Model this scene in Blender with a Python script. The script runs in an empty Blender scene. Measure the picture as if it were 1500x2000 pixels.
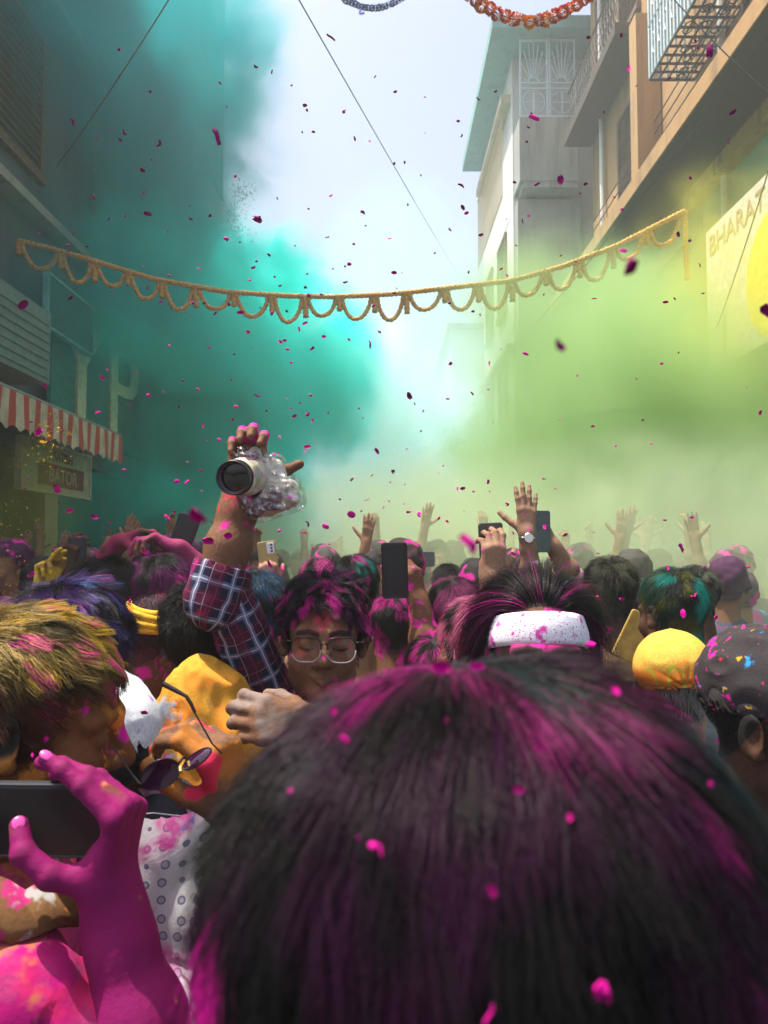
import bpy, math, random
import numpy as np
from mathutils import Vector, Matrix, Quaternion
R = math.radians
random.seed(7)
RNG = np.random.default_rng(7)
SC = bpy.context.scene
COL = SC.collection

# ------------------------------------------------------------------ camera
CAM_Z, PITCH, FPX = 1.75, R(2.8), 1450.0
cd = bpy.data.cameras.new('camera'); cam = bpy.data.objects.new('camera', cd); COL.objects.link(cam)
cam.location = (0, 0, CAM_Z); cam.rotation_euler = (R(90) + PITCH, 0, 0)
cd.sensor_fit = 'VERTICAL'; cd.sensor_height = 36; cd.sensor_width = 27
cd.lens = 36 * FPX / 2000
cd.clip_start, cd.clip_end = .02, 2000
cd.dof.use_dof = True; cd.dof.focus_distance = 1.6; cd.dof.aperture_fstop = 11.0
SC.camera = cam

# ------------------------------------------------------------------ sky, sun, exposure
SUN_EL, SUN_AZ = R(71), R(-86)          # high sun over the left hand roofs
world = bpy.data.worlds.new('World'); SC.world = world; world.use_nodes = True
wn = world.node_tree; wn.nodes.clear()
sky = wn.nodes.new('ShaderNodeTexSky'); sky.sky_type = 'NISHITA'; sky.sun_disc = False
sky.sun_elevation = SUN_EL; sky.sun_rotation = SUN_AZ
sky.air_density = 1.0; sky.dust_density = 6.0; sky.ozone_density = 1.0
bgn = wn.nodes.new('ShaderNodeBackground'); bgn.inputs[1].default_value = .13
won = wn.nodes.new('ShaderNodeOutputWorld')
wn.links.new(sky.outputs[0], bgn.inputs[0]); wn.links.new(bgn.outputs[0], won.inputs[0])
sl = bpy.data.lights.new('sun', 'SUN'); sl.energy = 5.0; sl.angle = R(.53); sl.color = (1, .93, .82)
sun = bpy.data.objects.new('sun', sl); COL.objects.link(sun)
sdir = Vector((math.sin(SUN_AZ) * math.cos(SUN_EL), math.cos(SUN_AZ) * math.cos(SUN_EL), math.sin(SUN_EL)))
sun.rotation_euler = sdir.to_track_quat('Z', 'Y').to_euler(); sun.location = (-8, 3, 25)
SC.view_settings.view_transform = 'Standard'; SC.view_settings.look = 'None'
SC.view_settings.gamma = 1; SC.view_settings.use_curve_mapping = False
SC.view_settings.exposure = .95
cy = SC.cycles
cy.max_bounces = 8; cy.diffuse_bounces = 3; cy.glossy_bounces = 2; cy.transmission_bounces = 4
cy.transparent_max_bounces = 8; cy.volume_bounces = 8
cy.volume_step_rate = .9; cy.volume_max_steps = 96
cy.use_denoising = True; cy.denoiser = 'OPENIMAGEDENOISE'
cy.caustics_reflective = False; cy.caustics_refractive = False
cy.sample_clamp_indirect = 4.0

def P(px, py, d):
    """point seen at photo pixel (px, py), d metres in front of the camera along its axis"""
    x = (px - 750) / FPX * d; y = (1000 - py) / FPX * d
    c, s = math.cos(PITCH), math.sin(PITCH)
    return Vector((x, d * c - y * s, CAM_Z + d * s + y * c))

# ------------------------------------------------------------------ small helpers
def tag(o, label=None, cat=None, group=None, kind=None):
    if label: o['label'] = label
    if cat: o['category'] = cat
    if group: o['group'] = group
    if kind: o['kind'] = kind
    return o
def empty(name, loc, label=None, cat=None, group=None, rz=0):
    o = bpy.data.objects.new(name, None); COL.objects.link(o); o.location = loc; o.rotation_euler = (0, 0, rz)
    o.empty_display_size = .1
    return tag(o, label, cat, group)
def link(name, me, mats, parent=None, loc=None):
    o = bpy.data.objects.new(name, me); COL.objects.link(o)
    for m in (mats if isinstance(mats, (list, tuple)) else [mats]):
        if m is not None and m.name not in [q.name for q in me.materials if q]: me.materials.append(m)
    if parent is not None: o.parent = parent
    if loc is not None: o.location = loc
    return o
class MB:
    def __init__(s): s.v = []; s.f = []; s.n = 0
    def add(s, v, f):
        v = np.asarray(v, float).reshape(-1, 3); s.v.append(v); s.f += [tuple(i + s.n for i in q) for q in f]; s.n += len(v); return s
    def box(s, a, b):
        x0, y0, z0 = a; x1, y1, z1 = b
        return s.add([(x0,y0,z0),(x1,y0,z0),(x1,y1,z0),(x0,y1,z0),(x0,y0,z1),(x1,y0,z1),(x1,y1,z1),(x0,y1,z1)],
                     [(3,2,1,0),(4,5,6,7),(0,1,5,4),(1,2,6,5),(2,3,7,6),(3,0,4,7)])
    def obox(s, c, ax, ay, az):
        """oriented box: centre and three half-axis vectors"""
        c, ax, ay, az = map(lambda q: np.array(q, float), (c, ax, ay, az))
        v = [c+i*ax+j*ay+k*az for k in (-1,1) for i, j in ((-1,-1),(1,-1),(1,1),(-1,1))]
        return s.add(v, [(3,2,1,0),(4,5,6,7),(0,1,5,4),(1,2,6,5),(2,3,7,6),(3,0,4,7)])
    def tube(s, pts, r, n=6, cap=True):
        pts = [np.array(p, float) for p in pts]; k = len(pts)
        rr = r if hasattr(r, '__len__') else [r] * k
        base = s.n; vs = []
        up = None
        for i, p in enumerate(pts):
            t = pts[min(i+1, k-1)] - pts[max(i-1, 0)]; t /= (np.linalg.norm(t) + 1e-12)
            if up is None: up = np.array((0,0,1.)) if abs(t[2]) < .9 else np.array((1.,0,0))
            a = np.cross(t, up); a /= np.linalg.norm(a) + 1e-12; b = np.cross(a, t); up = b
            for j in range(n):
                w = 2*math.pi*j/n; vs.append(p + rr[i]*(math.cos(w)*a + math.sin(w)*b))
        f = [(i*n+j, i*n+(j+1)%n, (i+1)*n+(j+1)%n, (i+1)*n+j) for i in range(k-1) for j in range(n)]
        if cap: f += [tuple(range(n-1,-1,-1)), tuple((k-1)*n+j for j in range(n))]
        return s.add(vs, f)
    def mesh(s, name, smooth=False):
        me = bpy.data.meshes.new(name); me.from_pydata(np.concatenate(s.v).tolist() if s.v else [], [], s.f); me.update()
        if smooth: me.shade_smooth()
        return me
    def build(s, name, mat, parent=None, smooth=False):
        o = link(name, s.mesh(name, smooth), mat, parent)
        if mat.get('tinted'):                      # no powder on it by hand
            at = o.data.attributes.new('tint','FLOAT_COLOR','POINT'); at.data.foreach_set('color', np.zeros(len(o.data.vertices)*4,np.float32))
        return o

# ------------------------------------------------------------------ materials
class NT:
    """tiny node-tree writer"""
    def __init__(s, name):
        s.m = bpy.data.materials.new(name); s.m.use_nodes = True; s.t = s.m.node_tree; s.t.nodes.clear()
        s.out = s.t.nodes.new('ShaderNodeOutputMaterial')
    def n(s, typ, ins=None, **kw):
        q = s.t.nodes.new(typ)
        for k, v in kw.items(): setattr(q, k, v)
        for k, v in (ins or {}).items(): s.put(q.inputs[k], v)
        return q
    def put(s, sock, v):
        if isinstance(v, bpy.types.NodeSocket): s.t.links.new(v, sock)
        elif isinstance(v, (tuple, list)) and len(v) == 3 and sock.type == 'RGBA': sock.default_value = (*v, 1)
        else: sock.default_value = v
    def math(s, op, a, b=0.0, c=0.0, clamp=False):
        q = s.n('ShaderNodeMath', {0: a, 1: b, 2: c}, operation=op); q.use_clamp = clamp; return q.outputs[0]
    def mix(s, f, a, b, mode='MIX'):
        q = s.n('ShaderNodeMix', data_type='RGBA', blend_type=mode)
        s.put(q.inputs[0], f); s.put(q.inputs[6], a); s.put(q.inputs[7], b); return q.outputs[2]
    def ramp(s, f, lo, hi):
        return s.n('ShaderNodeMapRange', {0: f, 1: lo, 2: hi}, interpolation_type='SMOOTHSTEP').outputs[0]
    def noise(s, vec, scale, detail=3, rough=.55, off=0.0):
        if off: vec = s.n('ShaderNodeVectorMath', {0: vec, 1: (off, off*1.7, -off*.6)}, operation='ADD').outputs[0]
        return s.n('ShaderNodeTexNoise', {'Vector': vec, 'Scale': scale, 'Detail': detail, 'Roughness': rough}).outputs[0]
    def obj(s): return s.n('ShaderNodeTexCoord').outputs['Object']
    def bump(s, h, strength=.3, dist=.01): return s.n('ShaderNodeBump', {'Height': h, 'Strength': strength, 'Distance': dist}).outputs[0]
    def bsdf(s, col, rough=.7, normal=None, **kw):
        b = s.n('ShaderNodeBsdfPrincipled', {'Base Color': col, 'Roughness': rough})
        if normal is not None: s.put(b.inputs['Normal'], normal)
        for k, v in kw.items(): s.put(b.inputs[k.replace('_', ' ')], v)
        s.t.links.new(b.outputs[0], s.out.inputs[0]); return s.m
_plain = {}
def plain(name, col, rough=.6, var=.15, scale=12, bump=.1, **kw):
    if name in _plain: return _plain[name]
    t = NT(name); o = t.obj(); n = t.noise(o, scale, 4)
    c = t.mix(t.ramp(n, .3, .7), tuple(q*(1-var) for q in col), tuple(min(1, q*(1+var)) for q in col))
    _plain[name] = t.bsdf(c, rough, t.bump(n, bump) if bump else None, **kw); return _plain[name]
def wall_mat(name, col, stain=(.12,.1,.08), amt=.5, seed=0.0):
    t = NT(name); o = t.obj()
    a = t.noise(o, .7, 6, .6, seed+1); b = t.noise(o, 14, 4, .6, seed)
    st = t.n('ShaderNodeMapping', {'Vector': o, 'Scale': (3, 3, .35)}).outputs[0]
    c = t.noise(st, 1.2, 5, .65, seed+4)
    m = t.math('MULTIPLY', t.ramp(c, .48, .75), amt)
    base = t.mix(t.ramp(a, .3, .7), tuple(q*.82 for q in col), col)
    base = t.mix(m, base, stain)
    return t.bsdf(base, .85, t.bump(t.math('ADD', b, t.math('MULTIPLY', a, 2)), .35, .02))
def smoke_mat(name, col, dens, radii, nscale, lo, hi, soft=.6, seed=0.0, aniso=0.2):
    t = NT(name); o = t.obj()
    q = t.n('ShaderNodeVectorMath', {0: o, 1: tuple(1/r for r in radii)}, operation='MULTIPLY').outputs[0]
    ln = t.n('ShaderNodeVectorMath', {0: q}, operation='LENGTH').outputs['Value']
    fall = t.ramp(ln, 1.0, 1.0-soft)
    edge = t.ramp(ln, 1.0, .8)
    w = t.n('ShaderNodeTexNoise', {'Vector': o, 'Scale': nscale*1.3, 'Detail': 2.0}).outputs['Color']
    w = t.n('ShaderNodeVectorMath', {0: w, 1: (2.6, 2.6, 2.6)}, operation='MULTIPLY').outputs[0]
    o2 = t.n('ShaderNodeVectorMath', {0: o, 1: w}, operation='ADD').outputs[0]
    nv = t.math('ADD', t.noise(o2, nscale, 6, .6, seed), t.math('MULTIPLY', t.math('SUBTRACT', fall, 1.0), .22))
    n = t.ramp(nv, lo-.04, hi-.06)
    fine = t.ramp(t.noise(o2, nscale*4.5, 4, .62, seed+31), .34, .62)
    d = t.math('MULTIPLY', t.math('MULTIPLY', t.math('MULTIPLY', edge, n), t.math('ADD', t.math('MULTIPLY', fine, 1.1), .25)), dens)
    v = t.n('ShaderNodeVolumePrincipled', {'Color': col, 'Density': d, 'Anisotropy': aniso})
    t.t.links.new(v.outputs[0], t.out.inputs['Volume'])
    return t.m
def smoke(name, c, radii, col, dens, nscale=.35, lo=.3, hi=.6, soft=.6, seed=0.0, label=None):
    import bmesh
    bm = bmesh.new(); bmesh.ops.create_icosphere(bm, subdivisions=3, radius=1.06)
    for v in bm.verts: v.co = Vector((v.co.x*radii[0], v.co.y*radii[1], v.co.z*radii[2]))
    me = bpy.data.meshes.new(name); bm.to_mesh(me); bm.free()
    o = link(name, me, smoke_mat(name, col, dens, radii, nscale, lo, hi, soft, seed)); o.location = c
    return tag(o, label, None, None, 'stuff')
# ------------------------------------------------------------------ ground and air
M_ASPH = plain('asphalt', (.05,.048,.05), .9, .3, 9, .3)
gm = MB().box((-120,-40,-.3),(120,260,0)).build('ground', M_ASPH); tag(gm, kind='structure')
hz = MB().box((-60,-20,-1.3),(60,95,26)).mesh('haze')
t = NT('haze'); v = t.n('ShaderNodeVolumePrincipled', {'Color': (.93,.97,1.0), 'Density': .006, 'Anisotropy': .3})
t.t.links.new(v.outputs[0], t.out.inputs['Volume'])
tag(link('haze', hz, t.m), kind='stuff')

# ------------------------------------------------------------------ buildings
PEACH = wall_mat('peach plaster', (.47,.27,.11), (.16,.10,.06), .8, 2)
GREYP = wall_mat('grey plaster', (.36,.36,.33), (.12,.11,.1), .6, 5)
WHITEP = wall_mat('white plaster', (.72,.73,.70), (.3,.3,.28), .35, 8)
TEALP = wall_mat('teal plaster', (.16,.38,.36), (.05,.1,.1), .4, 11)
BLUEG = wall_mat('blue grey plaster', (.11,.15,.17), (.06,.07,.08), .5, 14)
CREAMP = wall_mat('cream plaster', (.55,.48,.34), (.2,.16,.1), .5, 17)
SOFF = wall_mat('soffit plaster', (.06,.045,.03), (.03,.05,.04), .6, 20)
IRON = plain('black iron', (.03,.03,.03), .5, .3, 30)
SHUT = plain('brown shutter wood', (.16,.09,.05), .6, .3, 20)
GLASS = plain('dark window glass', (.03,.04,.045), .1, .1, 3, 0)
PALEBLUE = plain('pale blue painted iron', (.52,.66,.72), .45, .1, 30)
TEALIRON = plain('teal painted wood', (.10,.34,.30), .5, .2, 20)
WHITEPIPE = plain('white plastic pipe', (.75,.74,.70), .4, .08, 20)

def window(parent, xw, y0, y1, z0, z1, side, mat=SHUT, name='window'):
    """louvred window in a wall on plane x = xw; side = +1 looks towards +x"""
    d = side
    w = MB()
    w.box((min(xw,xw+d*.06), y0-.07, z0-.07), (max(xw,xw+d*.06), y0, z1+.07)).box((min(xw,xw+d*.06), y1, z0-.07), (max(xw,xw+d*.06), y1+.07, z1+.07))
    w.box((min(xw,xw+d*.061), y0, z1), (max(xw,xw+d*.061), y1, z1+.07)).box((min(xw,xw+d*.09), y0-.1, z0-.12), (max(xw,xw+d*.09), y1+.1, z0-.002))
    wo = w.build(name, mat, parent)
    ym = (y0+y1)/2
    for a, b in ((y0+.01, ym-.01), (ym+.01, y1-.01)):
        s = MB()
        nz = max(4, int((z1-z0)/.11))
        for k in range(nz):
            zc = z0 + (k+.5)*(z1-z0)/nz
            s.obox((xw+d*.03, (a+b)/2, zc), (0,(b-a)/2,0), (d*.02,0,-.035), (.004*d,0,.006))
        s.build('shutter', mat, wo)
def railing(parent, xw, y0, y1, z0, h=.95, mat=IRON, curly=True):
    r = MB(); n = max(3, int((y1-y0)/.16))
    r.tube([(xw,y0,z0+h),(xw,y1,z0+h)], .022, 6); r.tube([(xw,y0,z0+.08),(xw,y1,z0+.08)], .014, 5)
    for k in range(n+1):
        y = y0 + (y1-y0)*k/n
        r.tube([(xw,y,z0),(xw,y,z0+h)], .009, 4)
        if curly and k < n:
            yc = y + (y1-y0)/n/2; rad = (y1-y0)/n*.42
            for zc in (z0+.28, z0+.62):
                r.tube([(xw, yc+rad*math.cos(w), zc+rad*1.6*math.sin(w)) for w in np.linspace(0, 2*math.pi, 9)], .006, 4, False)
    return r.build('railing', mat, parent)

# right hand building with the overhanging storeys
D = empty('apartment_building', (4.76, 10, 0), 'peach plastered balcony building on the right with iron railings and a projecting storey slab', 'building')
def dl(mb, name, mat, parent=D):       # build in world coordinates, parent to an empty without rotation
    o = mb.build(name, mat, parent)
    off = parent.location if parent.parent is None else parent.location + parent.parent.location
    for v in o.data.vertices: v.co -= off
    return o
class PD:                               # parent proxy: world-coordinate builders under D
    pass
def under(root, fn):
    """run fn(parent=None) and hang every new top-level object under root, keeping places"""
    before = set(bpy.data.objects); fn()
    for o in set(bpy.data.objects) - before:
        if o.parent is None: o.parent = root; o.location = o.location - root.location
def build_D():
    MB().box((4.76,1,0),(12,16.6,7.1)).build('ground_storeys', TEALP)
    MB().box((4.78,1,7.32),(12,16.6,14.6)).build('wall', PEACH)
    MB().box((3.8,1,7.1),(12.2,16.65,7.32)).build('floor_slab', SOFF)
    MB().box((3.78,1,7.12),(3.799,16.66,7.36)).build('slab_edge', PEACH)
    MB().box((4.55,1,6.9),(4.759,16.62,7.098)).build('trim', PEACH)
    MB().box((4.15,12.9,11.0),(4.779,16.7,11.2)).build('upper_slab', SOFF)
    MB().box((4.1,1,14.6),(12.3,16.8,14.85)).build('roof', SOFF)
    MB().box((4.35,12.4,7.33),(4.76,12.75,11.0)).build('pilaster', PEACH)
    railing(None, 4.25, 13.0, 16.6, 11.2, 1.0)
    for y in (5.2, 8.2, 13.4): window(None, 4.775, y, y+1.2, 8.2, 10.3, -1, SHUT)
    for y in (13.4, 15.0): window(None, 4.775, y, y+1.0, 11.9, 13.9, -1, SHUT)
    for y in (7.2, 11.4, 14.0): window(None, 4.755, y, y+1.2, 4.6, 6.5, -1, TEALIRON)
    for y in (9.3, 12.9): window(None, 4.755, y, y+1.3, 1.0, 3.1, -1, TEALIRON)
    # pale blue window cage
    c = MB()
    x0, x1, y0, y1, z0, z1 = 4.08, 4.76, 7.4, 11.05, 8.95, 12.2
    for zz in np.linspace(z0, z1, 5): c.tube([(x1,y1,zz),(x0,y1,zz),(x0,y0,zz),(x1,y0,zz)], .02, 5)
    n = 30
    for k in range(n+1):
        y = y0+(y1-y0)*k/n
        c.box((x0-.012,y-.022,z0),(x0+.012,y+.022,z1))
        if k < n and k % 2 == 0:
            for zc in (z0+.45, z0+1.2, z0+2.0, z0+2.7):
                c.tube([(x0, y+.06+.05*math.cos(w), zc+.16*math.sin(w)) for w in np.linspace(0, 2*math.pi, 9)], .012, 4, False)
    for xx in np.linspace(x0, x1, 6)[1:-1]: c.box((xx-.012,y1-.012,z0),(xx+.012,y1+.012,z1))
    c.build('window_cage', PALEBLUE)
    f = MB()
    for k in range(20):
        y = y0+(y1-y0)*k/19; f.box((x0,y-.012,z0-.04),(x1,y+.012,z0-.01))
    for k in range(6):
        x = x0+(x1-x0)*k/5; f.box((x-.012,y0,z0-.03),(x+.012,y1,z0-.005))
    for k in range(40):
        a, b = random.uniform(x0+.08,x1-.08), random.uniform(y0+.1,y1-.1); f.tube([(a+.06*math.cos(w), b+.07*math.sin(w), z0-.05) for w in np.linspace(0,2*math.pi,8)], .012, 4, False)
    f.build('cage_floor', IRON)
    for k in range(5):
        MB().tube([(4.62,3.2+.1*k,8.3+.25*k),(4.55,7+k*.3,8.0+.3*k-.25),(4.66,11,8.25+.22*k),(4.6,16,8.1+.2*k)],.012,5).build('wire', IRON)
    for y in (10.0, 15.6): MB().tube([(4.69,y,.1),(4.69,y,6.88)], .05, 8).tube([(4.69,y,7.33),(4.69,y,14.5)], .05, 8).build('drain_pipe', WHITEPIPE)
under(D, build_D)

# farther right building with the teal eave and sun-ray grille
E = empty('corner_building', (3.2, 18, 0), 'tall pale corner house with a teal eave and a ray patterned balcony grille', 'building')
def build_E():
    MB().box((3.2,18.0,0),(10,23.4,14)).build('wall', WHITEP)
    MB().box((3.3,17.2,10.3),(4.6,17.995,10.45)).build('balcony_slab', GREYP)
    MB().box((3.22,17.18,10.45),(4.6,17.3,12.0)).box((3.22,17.3,10.45),(3.32,17.99,12.0)).build('parapet', GREYP)
    MB().box((3.24,17.6,6.0),(4.76,17.995,10.2)).build('painted_shade_panel', GREYP)  # grey facing puts the shade of the camera side into its colour
    MB().box((2.55,16.9,14.0),(10.2,23.6,14.3)).build('eave', TEALP)
    MB().box((2.95,18.2,13.0),(3.199,23.3,13.2)).build('cornice', CREAMP)
    g = MB(); yg = 17.24
    g.box((3.24,yg-.015,12.03),(4.58,yg+.015,12.07)).box((3.24,yg-.015,13.9),(4.58,yg+.015,13.95)).box((3.24,yg-.014,12.72),(4.58,yg+.014,12.75)).box((3.24,yg-.013,12.86),(4.58,yg+.013,12.89))
    for xx in (3.26, 3.9, 3.96, 4.56): g.box((xx-.018,yg-.02,12.0),(xx+.018,yg+.02,13.97))
    for xc in (3.58, 4.26):
        for w in np.linspace(R(8), R(172), 9): g.tube([(xc+.1*math.cos(w),yg,12.9+.1*math.sin(w)),(xc+.34*math.cos(w)*min(1,1),yg,12.9+1.0*math.sin(w))], .012, 4)
        g.tube([(xc+.12*math.cos(w),yg,12.9+.12*math.sin(w)) for w in np.linspace(0,math.pi,9)], .014, 4, False)
        g.tube([(xc+.27*math.cos(w),yg,12.4+.27*math.sin(w)) for w in np.linspace(0,2*math.pi,17)], .014, 4, False)
        g.box((xc-.25,yg-.01,12.385),(xc+.25,yg+.01,12.41)).box((xc-.013,yg-.012,12.16),(xc+.013,yg+.012,12.64))
    g.build('balcony_grille', PALEBLUE)
    railing(None, 3.0, 18.4, 23.2, 10.6, 2.2, plain('rusty yellow iron', (.3,.24,.12), .6), False)
    for y in (19.0, 21.4): window(None, 3.195, y, y+1.2, 8.0, 9.9, -1, SHUT); window(None, 3.195, y, y+1.2, 4.6, 6.5, -1, SHUT)
    [MB().box((3.0,17.9,z),(3.199,23.3,z+.15)).build('string_course', GREYP) for z in (6.6,3.4)]
under(E, build_E)
F = empty('end_building', (2.6, 34, 0), 'far pale house at the smoky end of the street on the right', 'building')
def build_F():
    MB().box((2.7,29,0),(10,40,10.4)).build('wall', WHITEP)
    MB().box((2.5,28.8,10.4),(10.2,40.2,10.6)).build('roof', GREYP)
    for y in (30.2, 33, 36): window(None, 2.695, y, y+1.2, 4.8, 6.8, -1, SHUT)
under(F, build_F)

# left hand buildings
A = empty('shop_building', (-4.6, 10, 0), 'dark blue grey building on the left with a striped shop awning at its foot', 'building')
def build_A():
    MB().box((-12,1,3.0),(-4.6,17.5,12.2)).build('wall', BLUEG)
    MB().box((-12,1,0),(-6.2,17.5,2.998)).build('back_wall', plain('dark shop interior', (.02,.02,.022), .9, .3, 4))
    [MB().box(a,b).build('pier', CREAMP) for a,b in (((-6.2,3,0),(-4.62,3.3,2.99)),((-5.2,10.1,0),(-4.62,10.5,2.99)),((-5.2,13.6,0),(-4.62,14.0,2.99)),((-5.2,17.1,0),(-4.62,17.5,2.99)))]
    MB().box((-12,.9,12.2),(-4.4,17.6,12.4)).build('roof', BLUEG)
    for z in (6.0, 9.0): MB().box((-4.6,3,z),(-4.35,17.5,z+.12)).build('string_course', GREYP)
    for y in (5.4, 8.4, 11.4, 14.4):
        for z in (6.7, 9.7): window(None, -4.602, y, y+1.2, z, z+1.8, 1, SHUT)
    # rolling shutters at the back of the shops
    for y0, y1 in ((3.4,10.0),(10.6,13.5),(14.1,17.0)):
        s = MB()
        for k in range(24): s.obox((-6.15,(y0+y1)/2,.06+.12*k), (0,(y1-y0)/2,0), (.02,0,.0), (0,0,.055))
        s.build('rolling_shutter', plain('grey steel shutter', (.09,.1,.1), .5, .2, 10))
under(A, build_A)
B = empty('tower_building', (-4.9, 21, 0), 'tall pale tower block behind the dark left building, fading into smoke', 'building')
def build_B():
    MB().box((-12,18.5,0),(-5.0,22.6,22)).build('wall', CREAMP)
    for z in (6.5,9.5,12.5,15.5): window(None, -4.998, 19.6, 20.6, z, z+1.7, 1, SHUT); window(None, -4.998, 21.2, 22.2, z, z+1.7, 1, SHUT)
    MB().box((-4.998,18.6,11.6),(-4.5,19.3,12.5)).build('air_conditioner', WHITEP)
under(B, build_B)
Cb = empty('far_building', (-4.6, 34, 0), 'far house on the left at the smoky end of the street', 'building')
def build_C():
    MB().box((-12,29,0),(-4.3,48,9.0)).build('wall', WHITEP)
    MB().box((-12.1,28.8,9.0),(-4.1,48.2,9.2)).build('roof', GREYP)
    for y in (30.5,34,38): window(None, -4.298, y, y+1.2, 4.6, 6.4, 1, SHUT)
under(Cb, build_C)
# ------------------------------------------------------------------ coloured powder smoke
smoke('teal_smoke', (-4.4, 15.0, 5.0), (4.7, 5.8, 6.2), (.0,.97,.91), 3.6, .26, .36, .58, .7, 3.0, 'dense teal powder smoke rolling along the left fronts')
smoke('blue_smoke', (-4.8, 10.6, 8.8), (3.9, 6.0, 5.6), (.01,.52,.56), 1.5, .3, .36, .62, .8, 13.0, 'blue teal smoke hanging high over the left fronts')
smoke('green_smoke', (4.6, 10.6, 2.0), (5.6, 6.2, 4.9), (.44,.64,.30), 1.7, .28, .32, .58, .7, 9.0, 'yellow green powder smoke filling the right side of the street')
smoke('pale_smoke', (0, 24.0, 3.5), (7.5, 10.0, 7.0), (.80,.95,.96), .5, .2, .3, .6, .7, 5.0, 'pale white smoke closing the end of the street')
smoke('cyan_smoke', (.5, 16.0, 4.6), (3.0, 5.0, 5.2), (.58,.92,.93), .26, .35, .3, .6, .8, 23.0, 'thin pale cyan smoke between the teal and the green')
smoke('dust_smoke', (2.2, 8.2, 1.4), (4.9, 5.4, 1.6), (.60,.72,.48), .85, .5, .25, .6, .8, 15.0, 'low pale dust hanging over the heads of the crowd')
smoke('olive_smoke', (-4.4, 8.0, 2.2), (1.3, 1.2, 1.3), (.55,.55,.05), .9, .8, .3, .6, .8, 17.0, 'small puff of olive yellow powder in front of the dark shop')
smoke('yellow_smoke', (4.1, 7.4, 4.2), (1.9, 2.4, 1.9), (.74,.72,.16), .40, .6, .3, .6, .8, 27.0, 'thin yellow powder smoke drifting in front of the disc sign')
# ------------------------------------------------------------------ signed-distance modelling for bodies and cloth
def smin(a, b, k):
    if k <= 0: return np.minimum(a, b)
    h = np.clip(.5 + .5*(b-a)/k, 0, 1); return b + (a-b)*h - k*h*(1-h)
def smax(a, b, k): return -smin(-a, -b, k)
def s_ball(p, c, r): return np.linalg.norm(p-np.asarray(c), axis=1) - r
def s_ell(p, c, r, rot=None):
    q = p - np.asarray(c)
    if rot is not None: q = q @ np.asarray(rot)
    r = np.asarray(r, float); k0 = np.linalg.norm(q/r, axis=1); k1 = np.linalg.norm(q/(r*r), axis=1)
    return k0*(k0-1)/(k1+1e-9)
def s_cap(p, a, b, ra, rb):
    a = np.asarray(a, float); b = np.asarray(b, float); ab = b-a
    t = np.clip(((p-a) @ ab)/(ab@ab+1e-12), 0, 1)
    return np.linalg.norm(p-a-t[:,None]*ab, axis=1) - (ra+(rb-ra)*t)
def s_box(p, c, h, r=.0):
    q = np.abs(p-np.asarray(c)) - (np.asarray(h)-r)
    return np.linalg.norm(np.maximum(q,0),axis=1) + np.minimum(q.max(1),0) - r
def sdf_mesh(f, lo, hi, h):
    """surface nets over a sparse grid -> vertices, quads"""
    B = 6
    lo = np.asarray(lo, float); n = np.ceil((np.asarray(hi, float)-lo)/h/B).astype(int)*B
    nb = n//B
    ii = np.stack(np.meshgrid(*[np.arange(k) for k in nb], indexing='ij'), -1).reshape(-1,3)
    dc = f(lo + (ii*B + (B-1)/2)*h)
    vol = np.repeat(np.repeat(np.repeat(dc.reshape(nb), B, 0), B, 1), B, 2).astype(np.float32)
    act = ii[np.abs(dc) < B*h*1.35]
    loc = np.stack(np.meshgrid(*[np.arange(B)]*3, indexing='ij'), -1).reshape(-1,3)
    idx = (act[:,None,:]*B + loc[None]).reshape(-1,3)
    vol[idx[:,0],idx[:,1],idx[:,2]] = f(lo + idx*h)
    s = vol < 0
    occ = np.zeros(tuple(n-1), np.int8); 
    for dx in (0,1):
        for dy in (0,1):
            for dz in (0,1): occ += s[dx:n[0]-1+dx, dy:n[1]-1+dy, dz:n[2]-1+dz]
    cells = np.argwhere((occ>0)&(occ<8))
    vid = -np.ones(tuple(n-1), np.int64); vid[cells[:,0],cells[:,1],cells[:,2]] = np.arange(len(cells))
    acc = np.zeros((len(cells),3)); cnt = np.zeros(len(cells))
    corners = [(a,b,c) for a in (0,1) for b in (0,1) for c in (0,1)]
    g = lambda o: vol[cells[:,0]+o[0],cells[:,1]+o[1],cells[:,2]+o[2]].astype(float)
    for i, a in enumerate(corners):
        for b in corners[i+1:]:
            if sum(abs(x-y) for x, y in zip(a,b)) != 1: continue
            da, db = g(a), g(b); m = (da<0)!=(db<0)
            t = np.where(m, da/np.where(m, da-db, 1), 0)
            pt = np.asarray(a) + t[:,None]*(np.asarray(b)-np.asarray(a))
            acc[m] += pt[m]; cnt[m] += 1
    v = lo + (cells + acc/np.maximum(cnt,1)[:,None])*h
    quads = []
    for ax in range(3):
        e = [0,0,0]; e[ax] = 1
        u, w = [(1,2),(2,0),(0,1)][ax]
        a = s[:n[0]-1,:n[1]-1,:n[2]-1]
        b = s[e[0]:n[0]-1+e[0], e[1]:n[1]-1+e[1], e[2]:n[2]-1+e[2]]
        ch = np.argwhere(a != b); ch = ch[(ch[:,u]>0)&(ch[:,w]>0)]
        if not len(ch): continue
        fl = a[ch[:,0],ch[:,1],ch[:,2]]
        du = np.zeros(3,int); du[u] = 1; dw = np.zeros(3,int); dw[w] = 1
        gi = lambda c: vid[c[:,0],c[:,1],c[:,2]]
        q = np.stack([gi(ch-du-dw), gi(ch-dw), gi(ch), gi(ch-du)], 1)
        q[~fl] = q[~fl][:, ::-1]; quads.append(q[(q>=0).all(1)])
    return v, np.concatenate(quads) if quads else np.zeros((0,4),int)
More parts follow.
